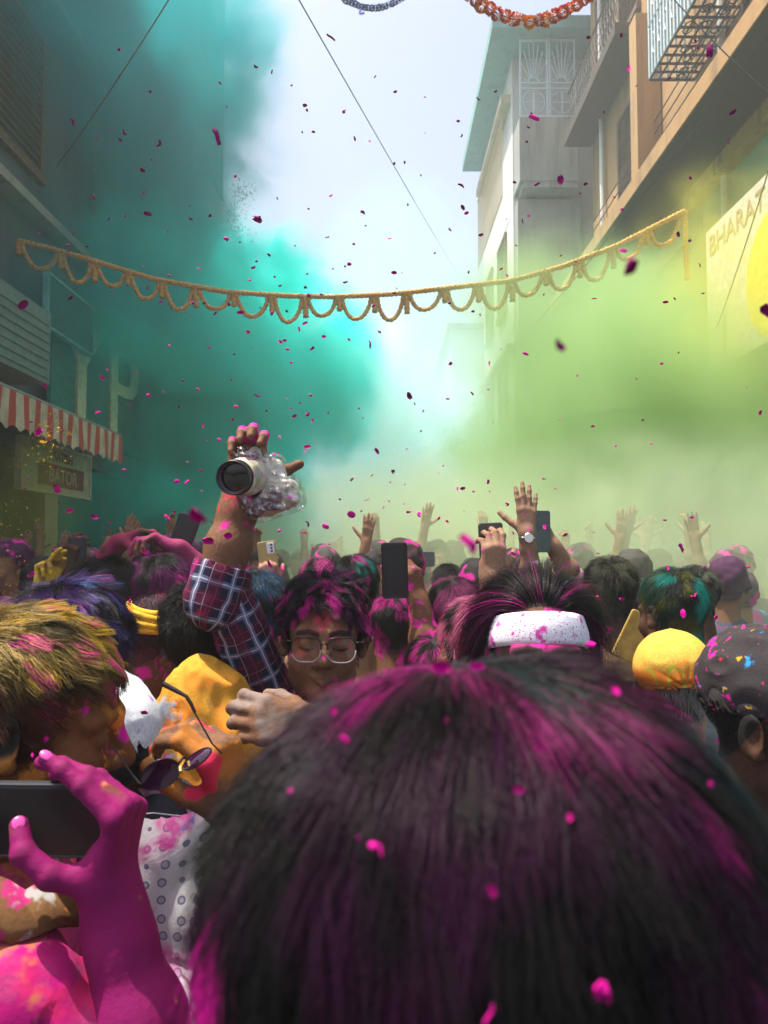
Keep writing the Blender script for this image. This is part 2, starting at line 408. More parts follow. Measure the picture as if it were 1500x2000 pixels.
def np_mesh(name, v, q, tint=None, smooth=True):
    me = bpy.data.meshes.new(name); v = np.asarray(v, np.float32); q = np.asarray(q)
    k = q.shape[1]
    me.vertices.add(len(v)); me.vertices.foreach_set('co', v.ravel())
    me.loops.add(q.size); me.loops.foreach_set('vertex_index', q.ravel().astype(np.int32))
    me.polygons.add(len(q)); me.polygons.foreach_set('loop_start', np.arange(0,q.size,k,dtype=np.int32))
    try: me.polygons.foreach_set('loop_total', np.full(len(q),k,dtype=np.int32))
    except Exception: pass
    me.update(calc_edges=True); me.validate()
    if tint is not None:
        at = me.attributes.new('tint', 'FLOAT_COLOR', 'POINT'); at.data.foreach_set('color', np.asarray(tint,np.float32).ravel())
    if smooth: me.shade_smooth()
    return me
class Parts:
    """collects vertex/quad pieces (with a per-vertex tint, alpha = amount) into one mesh"""
    def __init__(s): s.v=[]; s.q=[]; s.t=[]; s.n=0; s.root={}
    def add(s, v, q, tint=None, root=None):
        s.root[len(s.v)] = np.zeros(3) if root is None else np.asarray(root)
        s.v.append(v); s.q.append(q+s.n); s.n += len(v)
        s.t.append(np.zeros((len(v),4)) if tint is None else tint); return s
    def bridge(s):
        """join the limbs to the head mesh with one added, unseen quad each inside the clothes, so the body is one mesh"""
        if len(s.v) < 2: return
        o = [0]+list(np.cumsum([len(v) for v in s.v])); q0 = s.q[0]
        for i in range(1,len(s.v)):
            c = s.v[0].mean(0); qi = s.q[i]
            fc = s.v[i][qi-o[i]].mean(1); f = qi[np.argmin(((fc-c)**2).sum(1))] if False else qi[np.argmin(((fc-s.root[i])**2).sum(1))]
            hc = s.v[0][q0].mean(1); g = q0[np.argmin(hc[:,2]+((hc[:,:2]-c[:2])**2).sum(1)*0)]
            s.q.append(np.array([[g[0],g[1],f[1],f[0]]]))
    def mesh(s, name): return np_mesh(name, np.concatenate(s.v), np.concatenate(s.q), np.concatenate(s.t))
def vnoise(p, scale, seed=0):
    """cheap smooth value noise in numpy, 0..1"""
    q = np.asarray(p)*scale + seed*17.13 + 1000.0; i = np.floor(q).astype(np.int64); f = q-i; f = f*f*(3-2*f)
    def hsh(a):
        h = (a[:,0]*374761393 + a[:,1]*668265263 + a[:,2]*2147483647 + seed*1274126177) & 0xffffffff
        h = ((h ^ (h>>13))*1274126177) & 0xffffffff; return ((h ^ (h>>16)) & 0xffff)/65535.
    r = 0
    for dx in (0,1):
        for dy in (0,1):
            for dz in (0,1):
                w = (f[:,0] if dx else 1-f[:,0])*(f[:,1] if dy else 1-f[:,1])*(f[:,2] if dz else 1-f[:,2])
                r = r + w*hsh(i+np.array((dx,dy,dz)))
    return r
def sstep(x, a, b): t = np.clip((x-a)/(b-a),0,1); return t*t*(3-2*t)
MAG=(.62,.005,.30); PINK=(.75,.03,.30); YEL=(.75,.45,.02); PURP=(.20,.02,.30); BLU=(.02,.25,.62); TEAL=(.0,.28,.24); ORG=(.75,.25,.03); RED=(.55,.02,.07)
def tintof(n, col, a): t = np.zeros((n,4)); t[:,:3] = col; t[:,3] = a; return t
def over(t, col, a):
    """lay colour col with amount a (per vertex) over an existing tint"""
    a = np.asarray(a)[:,None]; old = t[:,3:4]; na = a + old*(1-a)
    t[:,:3] = np.where(na>1e-6, (np.asarray(col)*a + t[:,:3]*old*(1-a))/np.maximum(na,1e-6), t[:,:3]); t[:,3] = na[:,0]; return t

# ------------------------------------------------------------------ skin, cloth, hair materials (tint attribute = powder lying on it, plus painted crease shade and highlights)
def tinted(name, col, rough, nscale=60, bump=.15, powder=None, pamt=.0, pscale=9, spec=.3, sss=0, seed=0.0, var=.12, speck=.0):
    if name in bpy.data.materials: return bpy.data.materials[name]
    t = NT(name); o = t.obj()
    at = t.n('ShaderNodeAttribute', attribute_name='tint')
    n = t.noise(o, nscale, 3); n2 = t.noise(o, pscale*2.7, 4, .6, seed+3)
    base = t.mix(t.ramp(n, .3, .7), tuple(q*(1-var) for q in col), tuple(min(1,q*(1+var)) for q in col))
    for i, (pc, pa) in enumerate(powder or []):
        b = t.noise(o, pscale, 4, .6, seed+1+i*2.3)
        base = t.mix(t.math('MULTIPLY', t.ramp(b, .64-pa*.3, .70-pa*.24), .95), base, pc)
    if speck:
        for i, pc in enumerate((MAG, PINK)):
            b = t.n('ShaderNodeTexVoronoi', {'Vector': o, 'Scale': pscale*5+i*17}).outputs['Distance']
            w = t.noise(o, pscale*.8, 2, .5, seed+i*5+8)
            base = t.mix(t.math('MULTIPLY', t.ramp(b, .28, .16), t.ramp(w, .62-speck*.25, .68-speck*.25)), base, pc)
    am = t.math('MULTIPLY', t.ramp(t.math('ADD', at.outputs['Alpha'], t.math('MULTIPLY', t.math('SUBTRACT', n2, .5), 1.0)), .28, .72), t.math('GREATER_THAN', at.outputs['Alpha'], .01))
    base = t.mix(am, base, at.outputs['Color'])
    kw = {'Specular_IOR_Level': spec}
    if sss: kw.update(Subsurface_Weight=sss, Subsurface_Radius=(.008,.003,.0015), Subsurface_Scale=1.0)
    t.m['tinted'] = 1
    return t.bsdf(base, rough, t.bump(n, bump, .002), **kw)
def skin(name, col=(.23,.105,.055), powder=None, **kw):
    kw.setdefault('pscale', 22)
    return tinted(name, tuple(q*.62 for q in col), .72, 150, .45, powder, spec=.22, **kw)
def hair_mat(name, col=(.009,.008,.008), rough=.36):
    if name in bpy.data.materials: return bpy.data.materials[name]
    t = NT(name); at = t.n('ShaderNodeAttribute', attribute_name='tint')
    base = t.mix(at.outputs['Alpha'], col, at.outputs['Color'])
    return t.bsdf(base, rough, None, Specular_IOR_Level=.15)
HAIR = hair_mat('black hair')
M_EYE = plain('eye white', (.75,.72,.68), .15, .03, 50, 0); M_IRIS = plain('dark iris', (.02,.012,.008), .1, .1, 60, 0)

# ------------------------------------------------------------------ head (ear height = origin, face towards -Y)
def head_sdf(p, eyes=.0, jaw=1.0, ears=True, smile=0.0):
    q = p.copy(); q[:,0] = np.abs(q[:,0])
    d = s_ell(q, (0,.014,.040), (.074,.094,.086))
    d = smin(d, s_ell(q, (0,-.030,-.042), (.058*jaw,.062,.078)), .035)
    d = smin(d, s_ball(q, (0,-.072,-.103), .020), .030)
    d = smin(d, s_ball(q, (.043*jaw,-.005,-.070), .022), .03)
    d = smin(d, s_ball(q, (.040,-.058,-.032), .024), .025)
    d = smin(d, s_cap(q, (.008,-.086,.020), (.046,-.070,.020), .011, .010), .018)
    d = smax(d, -s_ball(q, (.032,-.101,-.002), .0165), .016)
    d = smin(d, s_ell(q, (.032,-.074,-.002), (.0155,.0135,.0125)), .004)
    nb = s_cap(q, (0,-.088,.012), (0,-.108,-.030), .0072, .0125)
    nb = smin(nb, s_ball(q, (.0125,-.097,-.035), .0085), .008)
    nb = smax(nb, -s_ell(q, (.0065,-.103,-.0445), (.0042,.006,.004)), .004)
    d = smin(d, nb, .010)
    mz = -.066 + smile*q[:,0]*.25
    qm = q.copy(); qm[:,2] = qm[:,2] - mz; qm[:,1] = qm[:,1] - q[:,0]**2*9
    lip = smin(s_cap(qm, (0,-.0945,.0055), (.019,-.090,.001), .0055, .003), s_cap(qm, (0,-.094,-.0065), (.017,-.0895,-.002), .0068, .003), .002)
    d = smin(d, lip, .006)
    d = smax(d, -s_cap(qm, (0,-.102,-.0005), (.024,-.096,.0015), .0022, .0012), .003)
    d = smin(d, s_cap(p, (0,.022,-.05), (0,.040,-.21), .054, .056), .03)
    if ears:
        rot = np.array([[.9,.0,.42],[0,1,0],[-.42,0,.9]]); rot = np.array([[math.cos(.35),-math.sin(.35),0],[math.sin(.35),math.cos(.35),0],[0,0,1.]])
        e = s_ell(q, (.080,.014,-.004), (.0075,.020,.033), rot)
        e = smax(e, -s_ell(q, (.088,.008,-.001), (.0075,.011,.020), rot), .006)
        e = smin(e, s_ball(q, (.078,.004,-.030), .0085), .008)
        d = smin(d, e, .006)
    return d
def scalp(v, top=.055, nape=-.075, side=.015):
    """0..1 amount of hair growth at head-space points"""
    y = v[:,1]
    line = np.where(y < -.02, top - (y+.02)*-.0 + np.clip((-.055-y)*1.0, 0, .03), np.interp(y, [-.02,.0,.03,.06,.10], [top-.012, side+.004, nape*.35, nape*.8, nape]))
    return sstep(v[:,2]-line, -.004, .008)
_hc = {}
def head_mesh(res=.004, **kw):
    key = (res, tuple(sorted(kw.items())))
    if key not in _hc: _hc[key] = sdf_mesh(lambda p: head_sdf(p, **kw), (-.105,-.135,-.215), (.105,.125,.15), res)
    return _hc[key]
def vnormals(v, q):
    n = np.zeros_like(v); a = np.cross(v[q[:,2]]-v[q[:,0]], v[q[:,3]]-v[q[:,1]])
    for k in range(4): np.add.at(n, q[:,k], a)
    return n/(np.linalg.norm(n,axis=1)[:,None]+1e-12)
def sample_surface(v, q, w, n, rng):
    """n points (and normals) on quads, density weighted by vertex weight w"""
    ar = np.linalg.norm(np.cross(v[q[:,2]]-v[q[:,0]], v[q[:,3]]-v[q[:,1]]),axis=1)*w[q].mean(1)
    f = q[rng.choice(len(q), n, p=ar/ar.sum())]; a, b = rng.random((2,n,1))
    N = vnormals(v, q)
    bl = lambda x: (x[f[:,0]]*(1-a)*(1-b)+x[f[:,1]]*a*(1-b)+x[f[:,2]]*a*b+x[f[:,3]]*(1-a)*b)
    nn = bl(N); return bl(v), nn/(np.linalg.norm(nn,axis=1)[:,None]+1e-12)
def strands(root, nrm, comb, length, k=6, lift=.35, grav=.0, clump=.5, curl=.0, curlf=60, rng=RNG, cscale=55, push=None, fuzz=.12, drape=0):
    """strand points (n, k, 3): leave along the normal, bend over to the comb direction, stay off the head (push)"""
    n = len(root); t = comb - (comb*nrm).sum(1)[:,None]*nrm; t /= np.linalg.norm(t,axis=1)[:,None]+1e-9
    side = np.cross(nrm, t)
    cl = np.stack([vnoise(root,cscale,i)-.5 for i in (1,2,3)],1)
    fz = rng.normal(0,fuzz,(n,3))
    L = length*(rng.uniform(.75,1.1,n) if np.isscalar(length) else rng.uniform(.8,1.1,n)); out = np.zeros((n,k,3)); p = root.copy(); out[:,0] = p
    ph = vnoise(root,cscale*.6,9)*20
    for i in range(1,k):
        s = i/(k-1); d = nrm*(lift*(1-s)**1.2) + t*(.35+s) + cl*clump*2.0*s + fz*(.4+s)
        if curl: d = d + side*(curl*np.sin(ph+s*curlf*.15))[:,None] + nrm*(curl*np.cos(ph+s*curlf*.15))[:,None]
        d[:,2] -= grav*s
        if drape and s > .15:                  # lie along the skull instead of sticking out
            m = (p-np.array((0,.014,.040)))/np.array((.078,.098,.090))**2; m /= np.linalg.norm(m,axis=1)[:,None]+1e-9; o_ = (d*m).sum(1); d = d - m*(np.maximum(o_-.06,0)*drape)[:,None]
        d /= np.linalg.norm(d,axis=1)[:,None]+1e-9
        p = p + d*(L/(k-1))[:,None]
        if push is not None: p = push(p)
        out[:,i] = p
    return out
def locks(pts, n, amt, rng, spread=.25, wav=.006):
    """gather strands into n wet-looking locks around guide strands"""
    N = len(pts); gi = rng.choice(N, n, replace=False); g = pts[gi]
    own = np.empty(N, int)
    for a in range(0, N, 4000): own[a:a+4000] = ((pts[a:a+4000,0][:,None]-g[:,0][None])**2).sum(2).argmin(1)
    k = pts.shape[1]; s = np.linspace(0,1,k)[None,:,None]
    jit = rng.normal(0,wav,(n,1,3))*s**1.3 + rng.normal(0,wav*.5,(n,1,3))*np.sin(s*5)
    gd = g + jit
    off = (pts[:,0]-g[own][:,0])[:,None,:]
    tgt = gd[own] + off*(1-.85*s) 
    return pts + (tgt-pts)*amt*s**.7
def painted_creases(ch, w=.0016):  # crease shade at the finger joints painted into the tint, no grooves modelled
    def f(h):
        r = np.zeros(len(h))
        for pts, rr in ch:
            for j in (1,2):
                ax = np.asarray(pts[j+1])-np.asarray(pts[j-1]); ax = ax/np.linalg.norm(ax); d = h-np.asarray(pts[j]); t = d@ax; rad = np.linalg.norm(d-t[:,None]*ax,axis=1)
                for o in (-.0028,.0,.0028): r = np.maximum(r, np.exp(-((t-o)/w)**2)*(rad<rr[j]*1.5)*(.9 if o==0 else .55))
        return r
    return f
def head_push(p, pad=.004, sc=1.0):
    """keep strand points outside the skull"""
    c = np.array((0,.014,.040))*sc; r = (np.array((.074,.094,.086))+pad)*sc
    q = (p-c)/r; l = np.linalg.norm(q,axis=1)[:,None]
    return np.where((l<1)&(p[:,2:3]>-.02), c+q/np.maximum(l,1e-6)*r, p)
def hair_obj(name, pts, tint, rad, mat, parent):
    n, k = pts.shape[:2]
    hc = bpy.data.hair_curves.new(name); hc.add_curves([k]*n)
    hc.attributes['position'].data.foreach_set('vector', pts.reshape(-1).astype(np.float32))
    ra = hc.attributes.get('radius') or hc.attributes.new('radius','FLOAT','POINT')
    prof = rad*np.interp(np.linspace(0,1,k),[0,.5,1],[1,.9,.35]); ra.data.foreach_set('value', np.tile(prof,n).astype(np.float32))
    at = hc.attributes.new('tint','FLOAT_COLOR','POINT')
    if tint.ndim == 2: tint = np.repeat(tint[:,None],k,1)
    at.data.foreach_set('color', tint.reshape(-1).astype(np.float32))
    o = bpy.data.objects.new(name, hc); COL.objects.link(o); hc.materials.append(mat)
    if parent is not None: o.parent = parent
    return o
def frame(yaw=0, pitch=0, roll=0):
    """yaw turns the face from -Y towards +X, pitch > 0 bows it, roll tips the crown to +X"""
    return Matrix.Rotation(yaw,4,'Z') @ Matrix.Rotation(pitch,4,'X') @ Matrix.Rotation(roll,4,'Y')
def xf(M, v): M = np.array(M); return np.asarray(v)@M[:3,:3].T + M[:3,3]

# ------------------------------------------------------------------ hand (wrist = origin, fingers +Z, palm faces -Y, thumb on +X)
FING = [(.027,.088,(.044,.026,.021),.0090), (.009,.093,(.048,.030,.022),.0093), (-.010,.089,(.044,.028,.021),.0088), (-.027,.080,(.034,.020,.019),.0078)]
def hand_chains(curl=((.3,.4,.3),)*4, spread=(.10,.02,-.05,-.14), thumb=(.75,-.35,.6), tbend=(.15,.3)):
    ch = []
    for (x,z,L,r), c, sp in zip(FING, curl, spread):
        p = np.array((x,0.,z)); pts = [p]; a = 0
        for l, ci in zip(L, c):
            a += ci; d = np.array((math.sin(sp)*math.cos(a), -math.sin(a), math.cos(sp)*math.cos(a))); p = p + d*l; pts.append(p)
        ch.append((pts, (r*1.06,r,r*.95,r*.80)))
    d = np.array(thumb,float); d /= np.linalg.norm(d); p = np.array((.020,-.008,.018)); pts = [p]
    inn = np.array((-.55,-.45,.7)); 
    for l, b in zip((.044,.034,.028), (0,)+tuple(tbend)):
        d = d*(1-b)+inn*b; d /= np.linalg.norm(d); p = p+d*l; pts.append(p)
    ch.append((pts, (.0145,.0125,.0112,.0092)))
    return ch
def hand_sdf(p, ch, thick=1.0):
    d = None
    for (x,z,L,r) in FING:
        c = s_cap(p, (x*.62,.0,.006), (x,0,z), .0135*thick, .0115*thick); d = c if d is None else smin(d, c, .014)
    d = smin(d, s_ell(p, (.020,-.010,.034), (.016,.014,.026)), .012)
    d = smin(d, s_ell(p, (-.022,-.010,.032), (.013,.012,.026)), .012)
    for i, (pts, rr) in enumerate(ch):
        f = None
        for a, b, ra, rb in zip(pts, pts[1:], rr, rr[1:]):
            c = s_cap(p, a, b, ra, rb); f = c if f is None else smin(f, c, .0035)
        for j in (1,2): f = smin(f, s_ball(p, pts[j], rr[j]*1.0), .004)
        d = smin(d, f, .008 if i < 4 else .016)
    return d
def arm_mesh(W, elbow, ch=None, res=.003, wr=.025, er=.041, shoulder=None, mirror=False, thick=1.0):
    """hand posed by matrix W (world), forearm to the elbow point, upper arm to the shoulder point;
    returns verts, quads in world coordinates plus the hand-space coords"""
    Wi = np.array(W.inverted()); ft = lambda p: p*np.array((-1,1,1)) if mirror else p
    loc = lambda w: ft((np.asarray(w,float)@Wi[:3,:3].T + Wi[:3,3])[None])[0]
    em = loc(elbow); sh = None if shoulder is None else loc(shoulder)
    if ch is None: ch = hand_chains()
    mid = em*.62
    def f(p):
        d = hand_sdf(p, ch, thick)
        a = smin(s_cap(p, (0,0,.004), em*.2, wr, wr*1.08), s_cap(p, em*.12, mid, wr, er*1.06), .03)
        a = smin(a, s_cap(p, mid, em, er*1.06, er), .02)
        if sh is not None: a = smin(a, s_cap(p, em, sh, er, er*1.15), .015)
        return smin(d, a, .02)
    allp = np.array([q for pts,_ in ch for q in pts]+[np.zeros(3), em, (-.04,0,.09),(.04,0,.09)]+([] if sh is None else [sh]))
    v, q = sdf_mesh(f, allp.min(0)-er-.012, allp.max(0)+er+.012, res)
    hv = v.copy()
    if mirror: v = v*np.array((-1,1,1)); q = q[:, ::-1]
    return xf(W, v), q, hv
def basis(origin, z, palm):
    """hand matrix: fingers along z, palm facing 'palm'"""
    z = Vector(z).normalized(); y = -(Vector(palm) - Vector(palm).dot(z)*z).normalized(); x = y.cross(z)
    M = Matrix((x,y,z)).transposed().to_4x4(); M.translation = Vector(origin); return M

# ------------------------------------------------------------------ whole people
def cloth_mesh(segs, extra=None, res=.008, wrinkle=.006, wscale=14, seed=0, k=.03):
    """cloth round capsule segments [(a, b, ra, rb)] in world coordinates, creased; also gives (along, around) cloth coordinates"""
    segs = [(np.array(a,float),np.array(b,float),ra,rb) for a,b,ra,rb in segs]
    def f(p):
        d = None
        for a,b,ra,rb in segs:
            c = s_cap(p,a,b,ra,rb); d = c if d is None else smin(d,c,k)
        if extra is not None: d = smin(d, extra(p), k)
        return d
    ap = np.array([q for s in segs for q in s[:2]]); m = max(max(s[2],s[3]) for s in segs)+.03
    lo, hi = ap.min(0)-m, ap.max(0)+m
    v,q = sdf_mesh(f, lo, hi, res)
    n = vnormals(v,q)
    best = None; uv = np.zeros((len(v),3))
    acc = 0
    for a,b,ra,rb in segs:
        ab = b-a; L = np.linalg.norm(ab); ax = ab/L; t = np.clip((v-a)@ax,0,L); r = v-a-t[:,None]*ax; dist = np.linalg.norm(r,axis=1)-(ra+rb)/2
        e1 = np.cross(ax,(0,1,0.02)); e1 /= np.linalg.norm(e1); e2 = np.cross(ax,e1)
        ang = np.arctan2(r@e2, r@e1)*(ra+rb)/2
        u = np.stack([t+acc, ang, np.zeros(len(v))],1); acc += L
        if best is None: best = dist; uv = u
        else:
            mk = dist < best; uv[mk] = u[mk]; best = np.minimum(best,dist)
    st = v*np.array((1,1,.45)) + uv[:,:1]*np.array((.35,0,.35))
    w = np.abs(vnoise(st,wscale,seed)-.5)*2 + .5*np.abs(vnoise(st,wscale*2.3,seed+5)-.5)*2
    v = v - n*(w*wrinkle)[:,None]
    return v,q,uv
def put(name, v, q, mat, root, tint=None, uv=None, smooth=True):
    """world-coordinate mesh hung under an unrotated root"""
    loc = np.array(root.matrix_basis.translation); par = root.parent
    while par is not None: loc = loc + np.array(par.matrix_basis.translation); par = par.parent
    me = np_mesh(name, np.asarray(v)-loc, q, np.zeros((len(v),4)) if tint is None else tint, smooth)
    if uv is not None:
        at = me.attributes.new('cloth','FLOAT_VECTOR','POINT'); at.data.foreach_set('vector', np.asarray(uv,np.float32).ravel())
    return link(name, me, mat, root)
_leg = {}
def trousers(root, hz, ry, mat):
    if 'm' not in _leg:
        f = lambda p: smin(smin(s_cap(p,(-.09,0,.86),(-.1,0,.05),.085,.055), s_cap(p,(.09,0,.86),(.1,0,.05),.085,.055),.03), s_cap(p,(-.06,0,.92),(.06,0,.92),.11,.11),.05)
        _leg['m'] = np_mesh('trousers', *sdf_mesh(f,(-.24,-.16,-.02),(.24,.16,1.08),.02))
    o = bpy.data.objects.new('trousers', _leg['m']); COL.objects.link(o); o.parent = root
    if not _leg['m'].materials: _leg['m'].materials.append(mat)
    o.material_slots[0].link = 'OBJECT'; o.material_slots[0].material = mat
    o.scale = (1,1,hz/1.0); o.rotation_euler = (0,0,ry); return o
DARKCLOTH = tinted('dark trouser cloth', (.03,.032,.045), .85, 80)
def person(label, pos, M, skinm, shirtm, group=None, arms=(), res=.0045, head_kw=None, face_tint=None, body_yaw=None, sh_drop=.245, sh_w=.185,
           hair=None, wrinkle=.007, sres=.009, legs=True, shirt_extra=None, seed=0, scalp_dark=True, lean=(0,0), scalp_kw=None, shirt_tint=None, belly=.11):
    pos = Vector(pos); root = empty('person', (pos.x,pos.y,0), label, 'person', group)
    T = Matrix.Translation(pos) @ M
    hv, hq = head_mesh(res, **(head_kw or {}))
    tint = np.zeros((len(hv),4))
    if face_tint is not None: tint = face_tint(hv, tint)
    sk = scalp(hv, **(scalp_kw or {}))
    if scalp_dark: tint = over(tint, (.012,.01,.01), sk)
    B = Parts().add(xf(T,hv), hq, tint)
    yaw = M.to_euler().z if body_yaw is None else body_yaw
    ry = np.array(Matrix.Rotation(yaw,3,'Z')); lx = ry@np.array((1.,0,0)); ly = ry@np.array((0,1.,0))
    nk = np.array(pos) + np.array((lean[0],lean[1],-.19)) + ly*.02
    sh = {1: nk+lx*sh_w+np.array((0,0,.19-sh_drop)), -1: nk-lx*sh_w+np.array((0,0,.19-sh_drop))}
    hip = np.array((pos.x+lean[0]*.6,pos.y+lean[1]*.6,pos.z-.78))+ly*.03
    segs = [(nk+np.array((0,0,-.03)),nk+np.array((0,0,-.12)),.075,.10)]
    sh_used = {1:sh[1].copy(),-1:sh[-1].copy()}
    for a in arms:
        if 'shoulder' in a: sh_used[a.get('side',1)] = np.array(a['shoulder'],float)
    for s in (1,-1): segs.append((nk+np.array((0,0,-.05)), sh_used[s], .075,.062))
    for s in (1,-1): segs.append((sh_used[s]*.7+nk*.3+np.array((0,0,-.12)), hip+lx*s*.06, .11,belly))
    have = set()
    for a in arms:
        s = a.get('side',1); have.add(s); S = sh_used[s]; E = np.array(a['elbow'],float)
        v,q,hvv = arm_mesh(a['W'], E, a.get('ch'), a.get('res',.0035), a.get('wr',.025), a.get('er',.041), S*.4+E*.6, a.get('mirror',False), a.get('thick',1))
        t = np.zeros((len(v),4)); 
        if 'tint' in a: t = a['tint'](hvv, t, v)
        B.add(v,q,t,S*.4+E*.6)
        sl = a.get('sleeve',.6)
        if sl <= 1: segs.append((S, S+(E-S)*sl, .064, .056))
        else:
            Wp = np.array(a['W'].translation); segs.append((S,E,.064,.053)); segs.append((E,E+(Wp-E)*(sl-1),.053,.042))
    for s in (1,-1):
        if s not in have:
            e = sh_used[s]+np.array((0,0,-.28))+lx*s*.04; segs.append((sh_used[s],e,.060,.05))
            hd = e+np.array((0,0,-.24))-ly*.06; W = basis(hd,(hd-e),lx*-s)
            v,q,_ = arm_mesh(W,e,None,.006,mirror=(s<0)); B.add(v,q,None,e)
    B.bridge()
    body = link('body', B.mesh('body'), skinm, root)
    off = np.array(root.location); 
    co = np.empty(len(body.data.vertices)*3); body.data.vertices.foreach_get('co',co); body.data.vertices.foreach_set('co',(co.reshape(-1,3)-off).ravel()); body.data.update()
    v,q,uv = cloth_mesh(segs, shirt_extra, sres, wrinkle, 14, seed)
    st = None
    if shirt_tint is not None: st = shirt_tint(v, np.zeros((len(v),4)))
    put('shirt', v,q, shirtm, root, st, uv)
    if legs: trousers(root, max(.5,pos.z-.72), yaw, DARKCLOTH)
    if hair is not None:
        pts, tn, rad = hair
        o = hair_obj('hair', pts, tn, rad, HAIR, root) if not isinstance(pts, bpy.types.ID) else None
        if o is None: o = bpy.data.objects.new('hair', pts); COL.objects.link(o); o.parent = root
        o.matrix_basis = Matrix.Translation((0,0,pos.z)) @ M
    root['head'] = 0; del root['head']
    return root
def hair_style(n, length, comb=None, part=0, tints=(), tscale=28, seed=1, k=6, rad=.00022, res=.004, scalp_kw=None, base=(.012,.010,.010,0), lock=None, **kw):
    """strands over the scalp in head space; tints = [(colour, amount, seed)] powder patches, or highlights painted into the hair"""
    rng = np.random.default_rng(seed)
    v,q = head_mesh(res); w = scalp(v, **(scalp_kw or {})); w = np.where(v[:,2]<-.11,0,w)
    ear = (np.abs(v[:,0])>.072)&(v[:,2]<.03)&(np.abs(v[:,1]-.014)<.03); w = np.where(ear,0,w)
    rp,rn = sample_surface(v,q,w,n,rng)
    if comb is None:                     # whorl at the crown, falling forwards and down
        c = rp-np.array((.012,.055,.115)); cm = c*np.array((1,1,.6)); cm[:,2] -= .03
    elif callable(comb): cm = comb(rp)
    else: cm = np.tile(comb,(n,1)).astype(float)
    pts = strands(rp,rn,cm,length,k,rng=rng,push=head_push,cscale=kw.pop('cscale',45),**kw)
    if lock: pts = locks(pts, lock[0], lock[1], rng, wav=lock[2] if len(lock)>2 else .006)
    t = np.zeros((n,k,4)); t[:] = base
    mid = pts[:,k//2]
    tt = np.repeat(t[:,0][:,None],1,1)[:,0]
    for i,(c,a,s) in enumerate(tints):
        m = sstep(vnoise(mid,tscale,s)*.65+vnoise(mid,tscale*2.4,s+9)*.35, .74-a*.5, .84-a*.5)*rng.uniform(.35,1,n)
        tt = over(tt, c, m)
    t[:] = tt[:,None]
    t[:,0,3] *= .4
    return pts, t, rad
# ------------------------------------------------------------------ materials for the near people
SK_MAG = skin('brown skin with magenta powder', (.20,.085,.045), [(MAG,.28)], seed=2)
SK_PLAIN = skin('brown skin', (.25,.12,.065), [(MAG,.05)], seed=5)
SK_DARK = skin('dark brown skin', (.10,.045,.025), [(MAG,.03)], seed=9)
SK_FAIR = skin('light brown skin', (.42,.24,.15), [(MAG,.06)], seed=12)
SK_ORG = skin('brown skin with orange dust', (.24,.09,.03), [(ORG,.22),(MAG,.04)], seed=15)
SK_MAGH = skin('magenta coated skin', (.50,.008,.26), [((.22,.05,.06),.12)], seed=22, pscale=30)
SK_YEL = skin('yellow dusted skin', (.45,.26,.06), [(YEL,.3)], seed=31)
def cloth(name, col, powder=None, **kw):
    kw.setdefault('pscale',10); return tinted(name, col, .85, 220, .25, powder, spec=.15, **kw)
C_YEL = cloth('yellow kurta cloth', (.58,.28,.03), [(ORG,.55),(PINK,.14),((.35,.2,.05),.12),((.35,.4,.5),.05)], seed=3, pscale=13)
C_PINKM = cloth('magenta soaked white cloth', (.36,.03,.14), [((.38,.004,.14),.5),((.55,.015,.12),.4),((.45,.12,.05),.22),((.2,.1,.3),.1)], seed=6, pscale=11)
C_DARK = cloth('charcoal shirt cloth', (.03,.03,.04), [(MAG,.06)], seed=8)
C_CREAM = cloth('cream sleeve cloth', (.55,.47,.38), [(PINK,.12)], seed=10)
C_PALEPINK = cloth('pale pink cloth', (.78,.45,.58), [((.8,.18,.45),.22)], seed=13)
C_KHAKI = cloth('khaki jacket cloth', (.26,.16,.08), [(ORG,.08)], seed=16)
C_ORANGE = cloth('orange shirt cloth', (.70,.20,.02), [(YEL,.1)], seed=18)
C_GREY = cloth('grey shirt cloth', (.16,.16,.17), [(MAG,.08)], seed=19)
C_WHITE = cloth('white cap cotton', (.74,.77,.82), [((.55,.25,.6),.10)], seed=20, pscale=14)
def plaid_mat():
    t = NT('dark plaid cotton'); c = t.n('ShaderNodeAttribute', attribute_name='cloth').outputs['Vector']
    sx = t.n('ShaderNodeSeparateXYZ', {0: c}); o = t.obj()
    base = (.016,.017,.042); c = t.n('ShaderNodeVectorMath', {0: c, 1: t.n('ShaderNodeVectorMath', {0: t.n('ShaderNodeTexNoise', {'Vector': o, 'Scale': 22.0}).outputs['Color'], 1: (.012,.012,0)}, operation='MULTIPLY').outputs[0]}, operation='ADD').outputs[0]; sx = t.n('ShaderNodeSeparateXYZ', {0: c})
    def bands(x, per, off, w):
        f = t.math('FRACT', t.math('ADD', t.math('DIVIDE', x, per), off))
        return t.math('LESS_THAN', t.math('ABSOLUTE', t.math('SUBTRACT', f, .5)), w)
    col = base
    for ax in (0,1):
        x = sx.outputs[ax]
        for per, off, w, cc, am in ((.07,.0,.20,(.10,.006,.03),.6),(.07,.5,.09,(.22,.25,.42),.45),(.07,.5,.018,(.6,.6,.66),.75),(.07,.16,.010,(.45,.42,.5),.55),(.07,.9,.010,(.35,.05,.1),.6)):
            col = t.mix(t.math('MULTIPLY', bands(x,per,off,w), am), col, cc)
    n = t.noise(o, 11, 4, .6, 2); col = t.mix(t.ramp(n,.56,.68), col, MAG)
    n = t.noise(o, 15, 4, .6, 7); col = t.mix(t.math('MULTIPLY',t.ramp(n,.66,.74),.7), col, RED)
    return t.bsdf(col, .85, t.bump(t.noise(o,300,2),.2,.002), Specular_IOR_Level=.15)
C_PLAID = plaid_mat()
